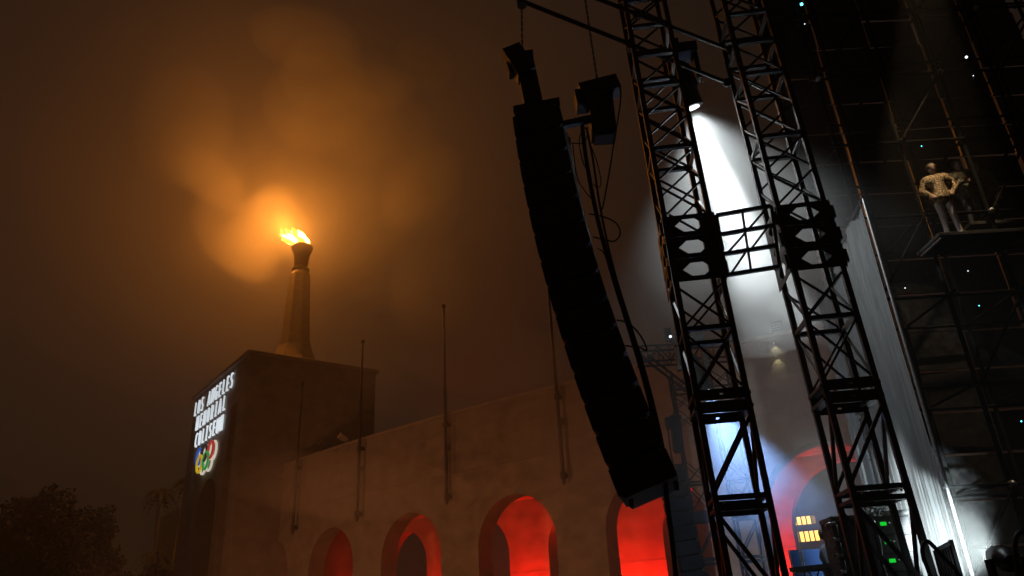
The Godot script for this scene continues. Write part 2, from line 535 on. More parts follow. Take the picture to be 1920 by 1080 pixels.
func make_headhouse() -> void:
	var t := thing("gate_tower", "tall square concrete gate tower carrying the lit sign above a narrow dark arch", "tower", CORNER)
	t.basis = house_basis()
	var H := 29.6
	put("wall", solid(Vector3(-21, 0, -15.5), Vector3(0, H, -2.5)), M.concrete, t)
	for x in [[-2.7, 0.0], [-7.0, -4.85], [-16.15, -14.0], [-21.0, -18.3]]:
		put("front_pier", solid(Vector3(x[0], 0, -2.5), Vector3(x[1], 24.8, 0)), M.concrete, t)
	for x in [[-4.85, -2.7], [-18.3, -16.15]]:
		put("recessed_strip", solid(Vector3(x[0], 0, -2.5), Vector3(x[1], 24.8, -0.7)), M.concrete, t)
	put("sign_panel", solid(Vector3(-21, 24.8, -2.5), Vector3(0, H, 0)), M.concrete, t)
	# the arch field between the inner piers
	var st := tool()
	var n := 28
	var r := 3.5
	var spring := 14.1
	for i in n:
		var a := PI * i / n
		var b := PI * (i + 1) / n
		var xa := -10.5 + r * cos(a)
		var xb := -10.5 + r * cos(b)
		var ya := spring + r * sin(a)
		var yb := spring + r * sin(b)
		quad(st, Vector3(xb, yb, 0), Vector3(xa, ya, 0), Vector3(xa, 24.8, 0), Vector3(xb, 24.8, 0))
		quad(st, Vector3(xb, yb, -2.5), Vector3(xa, ya, -2.5), Vector3(xa, ya, 0), Vector3(xb, yb, 0))
	put("arch_field", done(st), M.concrete, t)
	st = tool()
	for i in n:
		var a := PI * i / n
		var b := PI * (i + 1) / n
		tri(st, Vector3(-10.5, spring, -2.44), Vector3(-10.5 + r * cos(a), spring + r * sin(a), -2.44), Vector3(-10.5 + r * cos(b), spring + r * sin(b), -2.44))
	quad(st, Vector3(-10.5 - r, 0, -2.44), Vector3(-10.5 + r, 0, -2.44), Vector3(-10.5 + r, spring, -2.44), Vector3(-10.5 - r, spring, -2.44))
	put("gate_leaf", done(st), M.black_steel, t)
	put("coping", solid(Vector3(-21.35, H, -15.85), Vector3(0.35, H + 0.4, 0.35), 0.06), M.concrete, t)
	# sign: three lines of letters standing off the face
	var sign := thing("illuminated_sign", "three lines of glowing white letters high on the gate tower", "sign", house_point(11, 24.5, 0.1))
	sign.basis = house_basis()
	var font := SystemFont.new()
	font.font_names = PackedStringArray(["Droid Sans"])
	font.font_weight = 400
	var lines := [["LOS ANGELES", 20.0, 4.4, 26.9], ["MEMORIAL", 18.4, 6.3, 24.7], ["COLISEUM", 17.8, 6.5, 22.4]]
	var made := {}
	for l in lines:
		var text: String = l[0]
		var step: float = (l[1] - l[2]) / text.length()
		for i in text.length():
			var ch := text[i]
			if ch == " ": continue
			if not made.has(ch):
				var tm := TextMesh.new()
				tm.text = ch
				tm.font = font
				tm.font_size = 64
				tm.pixel_size = 1.8 / 46.0
				tm.depth = 0.16
				tm.curve_step = 2.0
				made[ch] = tm
			var o := put("letter", made[ch], M.sign_light, sign)
			var along: float = l[1] - step * (i + 0.5)
			var squeeze := 0.5 if ch in "MO" else 0.64
			o.position = Vector3(11.0 - along, l[3] + 0.95 - 24.5, 0.12)
			o.scale = Vector3(squeeze, 1.0, 1.0)
			o.set_meta("label", "letter " + ch)
	var em := thing("ring_emblem", "five interlaced coloured rings with white backlight under the lit letters", "emblem", house_point(11.6, 20.2, 0.1))
	em.basis = house_basis()
	var rm := torus(0.98, 0.15)
	var hm := torus(1.06, 0.13)
	var spots := [["blue", -2.3, 0.5], ["black", 0.0, 0.5], ["red", 2.3, 0.5], ["yellow", -1.15, -0.55], ["green", 1.15, -0.55]]
	for i in 5:
		var c: Array = spots[i]
		var o := put("ring", rm, M["ring_" + c[0]], em)
		o.position = Vector3(c[1], c[2], 0.42 + 0.05 * (i % 2) + (0.1 if i > 2 else 0.0))
		o.set_meta("label", c[0] + " ring")
		var b := put("backlight", hm, M.halo_light, em)
		b.position = Vector3(c[1] + 0.12, c[2] - 0.1, 0.12)
	omni("sign_lamp", house_point(11.5, 24.5, 2.5), Color(0.92, 0.96, 1.0), 0.6, 1.0)

# ---------------------------------------------------------------- torch column and flame
func torch_base() -> Vector3:
	return house_point(10.5, 30.0, -9.0)

func make_torch() -> void:
	var b := torch_base()
	var t := thing("torch_column", "tapering octagonal torch column with bronze fire bowl on the gate tower roof", "torch", b)
	t.rotation.y = deg_to_rad(14)
	var tw := PI / 8
	put("base", lathe([Vector2(4.6, -0.05), Vector2(4.6, 0.8), Vector2(4.3, 0.8), Vector2(3.5, 2.2), Vector2(2.9, 3.2), Vector2(2.45, 4.4), Vector2(2.2, 5.2)], 8, false, tw), M.pale_concrete, t)
	put("shaft", lathe([Vector2(2.05, 5.2), Vector2(1.9, 7.0), Vector2(1.45, 15.6), Vector2(1.1, 16.2), Vector2(0.0, 16.2)], 8, false, tw), M.pale_concrete, t)
	put("shaft_rim", lathe([Vector2(2.0, 5.2), Vector2(2.2, 5.2), Vector2(2.2, 5.45), Vector2(2.0, 5.45)], 8, false, tw), M.pale_concrete, t)
	put("collar", lathe([Vector2(0.9, 16.2), Vector2(1.15, 16.25), Vector2(1.2, 16.6), Vector2(0.95, 16.75), Vector2(0.9, 17.0)], 20), M.bronze, t)
	put("fire_bowl", lathe([Vector2(0.9, 17.0), Vector2(0.98, 17.6), Vector2(1.0, 18.4), Vector2(1.15, 19.1), Vector2(1.4, 19.6), Vector2(1.48, 19.95), Vector2(1.4, 20.2), Vector2(1.25, 20.2), Vector2(1.0, 19.9), Vector2(0.0, 19.8)], 24), M.bronze, t)
	# flame, blown to the left
	var top := b + Vector3(0, 20.0, 0)
	var f := thing("torch_flame", "wind-blown orange flame burning in the fire bowl", "flame", top)
	var left := -cam_right
	var r2 := RandomNumberGenerator.new()
	r2.seed = 5
	for i in 15:
		var from := Vector3(r2.randf_range(-0.7, 0.7), -0.1, r2.randf_range(-0.6, 0.6))
		var lean := r2.randf_range(1.0, 3.1)
		var rise := r2.randf_range(1.0, 2.3) if i > 2 else r2.randf_range(2.3, 3.0)
		var pts := []
		var rad := []
		var fat := r2.randf_range(0.36, 0.66)
		for k in 9:
			var u := k / 8.0
			var sway := Vector3(sin(u * 7.0 + i * 1.7), 0, cos(u * 6.0 + i)) * 0.18 * u
			pts.append(from + left * lean * pow(u, 1.2) + Vector3.UP * rise * pow(u, 0.8) + sway)
			rad.append(maxf(0.015, fat * (0.75 + 0.5 * u) * sqrt(maxf(0.0, 1.0 - u)) * (1.0 + 0.25 * sin(u * 11.0 + i * 2.1))))
		put("flame_tongue", tube_mesh(pts, rad, 8), M.flame if i % 3 else M.flame_tip, f)
	for i in 5:
		var at := left * (1.6 + 0.35 * i) + Vector3.UP * (1.2 + 0.45 * (i % 3) + 0.2 * i) + Vector3(0, 0, 0.3 * (i % 2))
		put("flame_tongue", tube_mesh([at, at + left * 0.12 + Vector3.UP * 0.22, at + left * 0.2 + Vector3.UP * 0.5], [0.04, 0.13, 0.02], 6), M.flame_tip, f)
	omni("flame_lamp", top + Vector3.UP * 2.3 + left * 2.3, Color(1.0, 0.58, 0.2), 1250.0, 0.9)

func make_flagpoles() -> void:
	var poles := [
		[52.1, 25.6, "flagpole mounted on the arcade wall beside the gate tower", 0.05],
		[41.0, 27.2, "flagpole mounted on the arcade wall, second from the gate tower", 0.05],
		[29.4, 27.4, "flagpole mounted on the arcade wall, third from the gate tower", 0.06],
		[17.9, 27.2, "flagpole mounted on the arcade wall, partly behind the large loudspeaker stack", 0.06]]
	for p in poles:
		var a := W(p[0], 10.4, -0.55)
		var t := thing("flagpole", "thin bare grey metal " + p[2], "flagpole", W(p[0], 10.4, -0.55), "flagpoles along the arcade wall")
		var h: float = p[1] - 10.4
		put("shaft", lathe([Vector2(0.0, 0.0), Vector2(0.15, 0.0), Vector2(0.14, h * 0.4), Vector2(0.085, h), Vector2(0.0, h)], 12), M.grey_steel, t)
		orb(t, "finial", Vector3(0, h + 0.12, 0), Vector3.ONE * 0.2, M.grey_steel)
		var into := W(p[0], 10.4, 0.0) - a
		for y in [0.25, 6.2]:
			bar(t, "bracket", Vector3(0, y, 0), into + Vector3(0, y, 0), 0.16, 0.3, M.grey_steel, Vector3.UP)
			put("clamp", lathe([Vector2(0.0, y - 0.2), Vector2(0.24, y - 0.2), Vector2(0.24, y + 0.2), Vector2(0.0, y + 0.2)], 10), M.grey_steel, t)
		put("foot", lathe([Vector2(0.0, -0.45), Vector2(0.12, -0.35), Vector2(0.2, 0.0), Vector2(0.0, 0.02)], 10), M.grey_steel, t)
		rod(t, "cleat", Vector3(0.28, 4.0, 0), Vector3(0.28, 4.5, 0), 0.09, M.grey_steel)

# ---------------------------------------------------------------- planting on the left
func leaf_crown(seed_: int, blobs: Array, count: int, size: float) -> ArrayMesh:
	var r := RandomNumberGenerator.new()
	r.seed = seed_
	var st := tool()
	for b in blobs:
		var c: Vector3 = b[0]
		var e: Vector3 = b[1]
		for i in int(count * b[2]):
			var d := Vector3(r.randfn(), r.randfn(), r.randfn()).normalized()
			var clump := 0.82 + 0.18 * sin(d.x * 7.0 + seed_) * sin(d.y * 6.0) + 0.14 * sin(d.z * 9.0 + d.y * 5.0)
			var at := c + d * e * pow(r.randf(), 0.3) * clump
			var u := Vector3(r.randfn(), r.randfn(), r.randfn()).normalized() * size * r.randf_range(0.5, 1.2)
			var v := u.cross(Vector3(r.randfn(), r.randfn(), r.randfn())).normalized() * size * 0.45
			for q in [at - u, at + v, at + u, at - u, at + u, at - v]: st.add_vertex(q)
	return done(st)

func leafy_tree(label: String, at: Vector3, height: float, blobs: Array, seed_: int, count: int, leaf: float) -> void:
	var t := thing("leafy_tree", label, "tree", at, "dark trees beside the gate tower")
	var low := height * 0.45
	var st := tool()
	tube(st, [Vector3(0, -0.2, 0), Vector3(0.1, low * 0.5, 0), Vector3(0.0, low, 0.1), Vector3(0.2, height * 0.75, 0)], [0.7, 0.5, 0.4, 0.1], 9)
	for b in blobs:
		var c: Vector3 = b[0]
		tube(st, [Vector3(0, low * 0.8, 0), c * Vector3(0.5, 0, 0.5) + Vector3(0, lerpf(low, c.y, 0.5), 0), c], [0.28, 0.18, 0.05], 6)
	put("trunk", done(st), M.bark, t)
	put("crown", leaf_crown(seed_, blobs, count, leaf), M.leaf, t)

func palm(label: String, at: Vector3, height: float, spread: float, bend: float, seed_: int, group := "tall palms beside the gate tower") -> void:
	var t := thing("palm_tree", label, "palm tree", at, group)
	var r := RandomNumberGenerator.new()
	r.seed = seed_
	var pts := []
	for i in 9:
		var u := i / 8.0
		pts.append(Vector3(bend * sin(u * 2.2) * u, height * u - 0.1, bend * 0.3 * u))
	put("trunk", tube_mesh(pts, [0.4, 0.3, 0.26, 0.24, 0.22, 0.21, 0.2, 0.22, 0.25], 8), M.bark, t)
	var top: Vector3 = pts[-1]
	var st := tool()
	for i in 40:
		var yaw := r.randf() * TAU
		var up := r.randf_range(-0.7, 1.0)
		var out := Vector3(cos(yaw), 0, sin(yaw))
		var prev := top
		var side := Vector3(-sin(yaw), 0, cos(yaw))
		var n := 7
		for k in range(1, n + 1):
			var u := float(k) / n
			var p := top + out * spread * u * (1.0 - 0.25 * absf(up)) + Vector3.UP * spread * (up * 0.7 * u - 0.75 * u * u)
			var w := spread * 0.17 * sin(PI * (0.15 + 0.8 * u))
			for s in [-1.0, 1.0]:
				var droop: Vector3 = side * s * w + Vector3.DOWN * w * 0.6 + out * w * 0.5
				for q in [prev, p, p.lerp(prev, 0.4) + droop]: st.add_vertex(q)
			prev = p
	put("crown", done(st), M.palm_leaf, t)

func make_trees() -> void:
	var a := P(60, 1080, 92)
	a.y = 0
	leafy_tree("broad rounded dark tree standing at the dark edge of the plaza", a, 20.0, [[Vector3(0, 13.2, 0), Vector3(6.2, 6.0, 5), 1.3], [Vector3(-6, 10, 0), Vector3(5, 6, 4), 1.0], [Vector3(4.8, 8.8, 1), Vector3(3.6, 5.6, 4), 0.9], [Vector3(-2, 5, 2), Vector3(6.0, 5, 4), 0.9], [Vector3(2.0, 4, 2), Vector3(5.5, 4.4, 4), 0.8]], 3, 6500, 0.4)
	a = P(168, 1080, 96)
	a.y = 0
	leafy_tree("narrow dark tree with ragged gaps beside the broad rounded tree", a, 17.0, [[Vector3(0, 13.4, 0), Vector3(2.4, 4.0, 2.5), 1.0], [Vector3(1.2, 9.4, 0), Vector3(3.0, 3.0, 2.5), 1.0], [Vector3(-1.0, 8.6, 0.5), Vector3(2.2, 3, 2.5), 0.6], [Vector3(0.6, 4.4, 0), Vector3(2.6, 2.6, 2.5), 0.7]], 8, 2600, 0.36)
	a = P(255, 1080, 100)
	a.y = 0
	leafy_tree("low dark hedge-like tree below the tall palms", a, 9.0, [[Vector3(-1.5, 6.2, 0), Vector3(4.4, 3.2, 2.5), 1.0], [Vector3(2.6, 6.8, 0), Vector3(3.0, 3.4, 2.5), 0.8], [Vector3(0.5, 3.0, 1), Vector3(5.2, 3.4, 2.5), 1.0]], 12, 3200, 0.36)
	a = P(297, 1080, 112)
	a.y = 0
	palm("tall palm with full round crown standing free of the gate tower", a, 21.6, 3.0, -2.0, 4)
	a = P(318, 1080, 118)
	a.y = 0
	palm("tall palm half hidden by the edge of the gate tower", a, 24.0, 2.9, 1.3, 9)
	a = P(285, 1080, 104)
	a.y = 0
	palm("short palm whose crown tops the low dark tree", a, 11.6, 3.0, 0.2, 14, "")

func make_far_buildings() -> void:
	# low block behind the palms
	var a := P(322, 1080, 128)
	a.y = 0
	var t := thing("plain_block", "plain pale windowless block behind the tall palms", "building", a)
	t.rotation.y = deg_to_rad(38)
	put("wall", solid(Vector3(-1.6, 0, -6), Vector3(1.6, 20.0, 6)), M.concrete, t)
	put("roof_edge", solid(Vector3(-1.75, 20.0, -6.15), Vector3(1.75, 20.3, 6.15)), M.pale_concrete, t)
	# two lit buildings seen through the arches
	var specs := [
		["long dark two-storey building with warm lit window rows beyond the widest arch", P(1505, 1080, 82), 17.0, 14.4, -28.0, [[6.8, 1.2, 18, 0.5], [8.5, 1.0, 14, 0.5]]],
		["dark building with a few yellow windows beyond the arch behind the far loudspeakers", P(1262, 1080, 88), 14.0, 12.0, -30.0, [[6.7, 0.6, 3, 1.9], [8.5, 1.2, 3, 0.5]]]]
	for s in specs:
		var p: Vector3 = s[1]
		p.y = 0
		var b := thing("lit_building", s[0], "building", p)
		b.rotation.y = deg_to_rad(s[4])
		var w: float = s[2] / 2.0
		put("wall", solid(Vector3(-w, 0, -8), Vector3(w, s[3], 0)), M.far_building, b)
		put("roof_edge", solid(Vector3(-w - 0.2, s[3], -8.2), Vector3(w + 0.2, s[3] + 0.3, 0.3)), M.far_building, b)
		for row in s[5]:
			var n: int = row[2]
			for i in n:
				var x: float = (i - (n - 1) / 2.0) * row[3] - 1.0
				var wn := put("window", solid(Vector3(x - row[3] * 0.45, row[0], 0.0), Vector3(x + row[3] * 0.45, row[0] + row[1], 0.06)), M.grey_steel, b)
				var lit = M.window_light if (i * 7 + n) % 5 != 0 else M.dim_window_light
				put("pane", solid(Vector3(x - row[3] * 0.37, row[0] + 0.1, 0.061), Vector3(x + row[3] * 0.37, row[0] + row[1] - 0.1 - 0.2 * ((i * 3) % 3), 0.085)), lit, wn)

# ---------------------------------------------------------------- rigging towers
const FACE := Vector3(0.9945, 0, 0.1045)
const AWAY := Vector3(0.1045, 0, -0.9945)

# a flat plate w x h, t thick, centred, with a hole given as a polygon around the centre
func holed_plate(w: float, h: float, t: float, hole: Array) -> ArrayMesh:
	var st := tool()
	var angles := []
	for v in hole: angles.append(fposmod(v.angle(), TAU))
	for c in [Vector2(w, h), Vector2(-w, h), Vector2(-w, -h), Vector2(w, -h)]: angles.append(fposmod(c.angle(), TAU))
	angles.sort()
	var inner := []
	var outer := []
	for a in angles:
		var d := Vector2(cos(a), sin(a))
		outer.append(d * minf(w / 2.0 / maxf(absf(d.x), 1e-6), h / 2.0 / maxf(absf(d.y), 1e-6)))
		var best := d * 0.01
		for i in hole.size():
			var x = Geometry2D.segment_intersects_segment(Vector2.ZERO, d * 10.0, hole[i], hole[(i + 1) % hole.size()])
			if x != null: best = x
		inner.append(best)
	for i in angles.size():
		var j := (i + 1) % angles.size()
		var a := Vector3(inner[i].x, inner[i].y, 0)
		var b := Vector3(outer[i].x, outer[i].y, 0)
		var c := Vector3(outer[j].x, outer[j].y, 0)
		var d := Vector3(inner[j].x, inner[j].y, 0)
		var f := Vector3(0, 0, t / 2.0)
		quad(st, a + f, b + f, c + f, d + f)
		quad(st, d - f, c - f, b - f, a - f)
		quad(st, b - f, c - f, c + f, b + f)
		quad(st, d - f, a - f, a + f, d + f)
	return done(st)

var hex_plate: ArrayMesh
var slot_plate: ArrayMesh

func rig_tower(label: String, base: Vector3, lean: float, wide: float, height: float, near: bool, group: String, m: Material) -> Node3D:
	var t := thing("truss_tower", label, "truss tower", base, group)
	var q := func(x: float, y: float, d: float) -> Vector3:
		return FACE * x * wide + AWAY * d * wide + Vector3(lean * y, y, 0)
	var c := 0.085
	for x in [-0.5, 0.5]:
		for d in [0.0, 1.0]:
			bar(t, "chord", q.call(x, 0.0, d), q.call(x, height, d), c, c, m, AWAY)
	var foot := solid(Vector3(-0.65, 0, -0.65), Vector3(0.65, 0.06, 0.65), 0.01)
	var fo := put("base_plate", foot, m, t)
	fo.position = q.call(0, 0, 0.5)
	var cross_rows := [[4.54, 5.59], [5.59, 6.4], [7.62, 8.35], [8.35, 9.05], [9.05, 9.75], [9.75, 10.45], [10.45, 11.19], [11.9, 12.6], [12.6, 13.3], [13.3, 14.0]]
	var single_rows := [[0.1, 1.4, 1], [1.4, 2.78, -1], [3.0, 4.2, 1]]
	for r in cross_rows:
		if r[1] > height: continue
		for d in [0.0, 1.0]:
			bar(t, "brace", q.call(-0.5, r[0] + 0.04, d), q.call(0.5, r[1] - 0.04, d), 0.034, 0.034, m, AWAY)
			bar(t, "brace", q.call(0.5, r[0] + 0.04, d + 0.06), q.call(-0.5, r[1] - 0.04, d + 0.06), 0.034, 0.034, m, AWAY)
		for x in [-0.5, 0.5]:
			bar(t, "side_brace", q.call(x, r[0], 0.0), q.call(x, r[1], 1.0), 0.034, 0.034, m, FACE)
	for r in single_rows:
		for d in [0.0, 1.0]:
			bar(t, "brace", q.call(-0.5 * r[2], r[0] + 0.04, d), q.call(0.5 * r[2], r[1] - 0.04, d), 0.055, 0.055, m, AWAY)
		for x in [-0.5, 0.5]:
			bar(t, "side_brace", q.call(x, r[1], 0.0), q.call(x, r[0], 1.0), 0.05, 0.05, m, FACE)
	for y in [5.59, 9.05, 10.45, 11.19, 11.9, 13.3, 14.0]:
		if y > height: continue
		for d in [0.0, 1.0]:
			bar(t, "rail", q.call(-0.5, y, d), q.call(0.5, y, d), 0.075, 0.075, m, AWAY)
		for x in [-0.5, 0.5]:
			bar(t, "side_rail", q.call(x, y, 0.0), q.call(x, y, 1.0), 0.06, 0.06, m, Vector3.UP)
	# bolted joints: pairs of plates
	for y in [2.82, 2.97, 4.22, 4.51]:
		var tall := 0.075 if y < 3.0 else 0.17
		var yy: float = y if y < 3.0 else (4.3 if y < 4.4 else 4.5)
		for d in [-0.005, 1.005]:
			if y < 3.0:
				bar(t, "rail", q.call(-0.5, yy, d), q.call(0.5, yy, d), tall, 0.075, m, AWAY)
			else:
				var o := put("joint_plate", slot_plate, m, t)
				o.transform = Transform3D(Basis(FACE * (wide / 0.75), Vector3.UP, -AWAY), q.call(0, yy, d))
		for x in [-0.5, 0.5]:
			bar(t, "side_rail", q.call(x, yy, 0.0), q.call(x, yy, 1.0), tall * 0.8, 0.05, m, Vector3.UP)
	if near:
		# sleeve block: three plates with six-sided openings on each face, and lugs down the edges
		for k in 3:
			var y := 6.6 + 0.41 * k
			var o := put("sleeve_plate", hex_plate, m, t)
			o.transform = Transform3D(Basis(FACE, Vector3.UP, -AWAY), q.call(0, y, -0.09))
			for x in [-0.59, 0.59]:
				o = put("sleeve_plate", hex_plate, m, t)
				o.transform = Transform3D(Basis(AWAY, Vector3.UP, FACE), q.call(x, y, 0.5))
			for x in [-0.62, 0.62]:
				bar(t, "lug", q.call(x, y - 0.12, -0.03), q.call(x, y + 0.1, -0.03), 0.05, 0.09, m, AWAY)
			for x in [-0.28, 0.3]:
				orb(t, "bolt", q.call(x, y + 0.13, -0.1), Vector3.ONE * 0.018, M.bare_steel)
		for y in [4.4, 2.9, 9.05, 10.45]:
			for x in [-0.36, 0.36]:
				orb(t, "bolt", q.call(x, y, -0.06), Vector3.ONE * 0.02, M.bare_steel)
	return t

func make_rigging() -> void:
	hex_plate = holed_plate(0.86, 0.405, 0.012, [Vector2(0.24, 0.0), Vector2(0.1, 0.12), Vector2(-0.1, 0.12), Vector2(-0.24, 0.0), Vector2(-0.1, -0.12), Vector2(0.1, -0.12)])
	slot_plate = holed_plate(0.82, 0.17, 0.012, [Vector2(0.035, 0.0), Vector2(0.02, 0.014), Vector2(-0.02, 0.014), Vector2(-0.035, 0.0), Vector2(-0.02, -0.014), Vector2(0.02, -0.014)])
	var g := "near rigging towers"
	rig_tower("black steel truss tower standing right beside the hanging loudspeaker stack", Vector3(3.20, 0, -10.9), -0.02, 0.75, 14.0, true, g, M.black_steel)
	rig_tower("black steel truss tower standing before the amplifier rack and drape", Vector3(5.13, 0, -10.72), -0.026, 0.75, 14.0, true, g, M.black_steel)
	# frame that ties the two towers together
	var f := thing("tie_frame", "black welded frame bolted between the two near truss towers", "frame", Vector3.ZERO)
	var A := P(1343, 404, 10.85)
	var B := P(1446, 386, 10.75)
	var C := P(1461, 500, 10.75)
	var D := P(1362, 516, 10.85)
	var at := func(u: float, v: float) -> Vector3: return A.lerp(B, u).lerp(D.lerp(C, u), v)
	for v in [0.0, 0.33, 0.66, 1.0]:
		bar(f, "rail", at.call(0.0, v), at.call(1.0, v), 0.06, 0.06, M.black_steel, AWAY)
	for u in [0.0, 0.47, 1.0]:
		bar(f, "post", at.call(u, 0.0), at.call(u, 1.0), 0.055 if u != 0.47 else 0.03, 0.055, M.black_steel, AWAY)
	bar(f, "brace", at.call(0.08, 0.66), at.call(0.95, 0.0), 0.035, 0.035, M.black_steel, AWAY)
	bar(f, "brace", at.call(0.08, 1.0), at.call(0.45, 0.66), 0.035, 0.035, M.black_steel, AWAY)
	bar(f, "brace", at.call(0.52, 0.66), at.call(0.9, 0.33), 0.035, 0.035, M.black_steel, AWAY)
	# outrigger tubes
	var o := thing("outrigger_tube", "black tube running from the loudspeaker hoist chain across both near towers", "tube", Vector3.ZERO, "outrigger tubes at the tower heads")
	var a := P(978, 2, 10.1)
	var b := P(1370, 158, 11.5)
	rod(o, "pipe", a, b, 0.042, M.black_steel)
	put("clamp", tube_mesh([a - Vector3(0, 0.12, 0), a + Vector3(0, 0.1, 0)], 0.09, 8), M.black_steel, o)
	for u in [0.5, 0.98]: orb(o, "clamp", a.lerp(b, u), Vector3(0.08, 0.1, 0.08), M.black_steel)
	o = thing("outrigger_tube", "black tube crossing above the loudspeaker hoist, higher of the two outriggers", "tube", Vector3.ZERO, "outrigger tubes at the tower heads")
	a = P(1090, -14, 10.3)
	b = P(1378, 97, 11.4)
	rod(o, "pipe", a, b, 0.042, M.black_steel)
	for u in [0.35, 0.97]: orb(o, "clamp", a.lerp(b, u), Vector3(0.09, 0.11, 0.09), M.black_steel)
	# the far ground support: two thinner-looking towers, a cross truss, diagonal struts
	var z := 27.0
	g = "far rigging towers"
	var p := P(1313, 900, z)
	rig_tower("distant truss tower in haze under the left end of the far cross truss", Vector3(p.x, 0, -z), -0.01, 0.75, 9.8, false, g, M.black_steel)
	p = P(1388, 900, z)
	rig_tower("distant truss tower in haze under the right end of the far cross truss", Vector3(p.x, 0, -z + 0.2), -0.01, 0.75, 9.8, false, g, M.black_steel)
	var t := thing("cross_truss", "hazy far box truss lying across the distant towers", "truss", Vector3.ZERO)
	a = P(1192, 650, z - 0.3)
	b = P(1372, 622, z - 0.3)
	b.y = a.y
	for dy in [0.0, 0.62]:
		for dd in [0.0, 0.62]:
			rod(t, "chord", a + Vector3(0, dy - 0.62, 0) + AWAY * dd, b + Vector3(0, dy - 0.62, 0) + AWAY * dd, 0.04, M.black_steel)
	for i in 9:
		var u := i / 9.0
		var v := (i + 1) / 9.0
		for dd in [0.0, 0.62]:
			rod(t, "brace", a.lerp(b, u) + AWAY * dd + Vector3(0, -0.62 * (i % 2), 0), a.lerp(b, v) + AWAY * dd + Vector3(0, -0.62 * (1 - i % 2), 0), 0.022, M.black_steel)
		rod(t, "upright", a.lerp(b, u), a.lerp(b, u) + Vector3(0, -0.62, 0), 0.02, M.black_steel)
	bar(t, "junction_box", P(1250, 616, z - 0.4), P(1254, 640, z - 0.4), 0.25, 0.2, M.black_steel)
	orb(t, "pilot_lamp", P(1257, 631, z - 0.75), Vector3.ONE * 0.05, M.pilot_light)
	bar(t, "junction_box", P(1272, 628, z - 0.4), P(1276, 662, z - 0.4), 0.4, 0.3, M.black_steel)
	for dx in [0, 15]:
		var s := thing("diagonal_strut", "thin diagonal strut bracing the far cross truss to its tower, " + ("the lower one" if dx == 0 else "the upper one"), "strut", Vector3.ZERO, "struts of the far rigging")
		rod(s, "pipe", P(1202 + dx, 668, z - 0.3), P(1284 + dx, 731, z), 0.05, M.black_steel)
		orb(s, "clamp", P(1202 + dx, 668, z - 0.3), Vector3.ONE * 0.09, M.black_steel)
		orb(s, "clamp", P(1284 + dx, 731, z), Vector3.ONE * 0.09, M.black_steel)

# ---------------------------------------------------------------- hanging loudspeakers
func cabinet_mesh(depth: float, front: float, rear: float, wide: float) -> ArrayMesh:
	# x: 0 front .. depth rear, y down from 0, z: 0 near .. -wide away; wedge with bevelled front corners
	var st := tool()
	var pr := [Vector2(0.03, 0.0), Vector2(depth - 0.05, -(front - rear) / 2.0), Vector2(depth, -(front - rear) / 2.0 - 0.03), Vector2(depth, -front + (front - rear) / 2.0 + 0.03), Vector2(depth - 0.05, -front + (front - rear) / 2.0), Vector2(0.03, -front), Vector2(0.0, -front + 0.03), Vector2(0.0, -0.03)]
	var n := pr.size()
	var b := 0.015
	var mid := Vector2(depth / 2.0, -front / 2.0)
	var rings := []
	for r in [[0.0, 0.975], [-b, 1.0], [-wide + b, 1.0], [-wide, 0.975]]:
		var ring := []
		for v in pr:
			var w: Vector2 = mid + (v - mid) * r[1]
			ring.append(Vector3(w.x, w.y, r[0]))
		rings.append(ring)
	for k in 3:
		for i in n:
			var j := (i + 1) % n
			quad(st, rings[k][i], rings[k][j], rings[k + 1][j], rings[k + 1][i])
	for i in range(1, n - 1):
		tri(st, rings[0][0], rings[0][i + 1], rings[0][i])
		tri(st, rings[3][0], rings[3][i], rings[3][i + 1])
	return done(st)

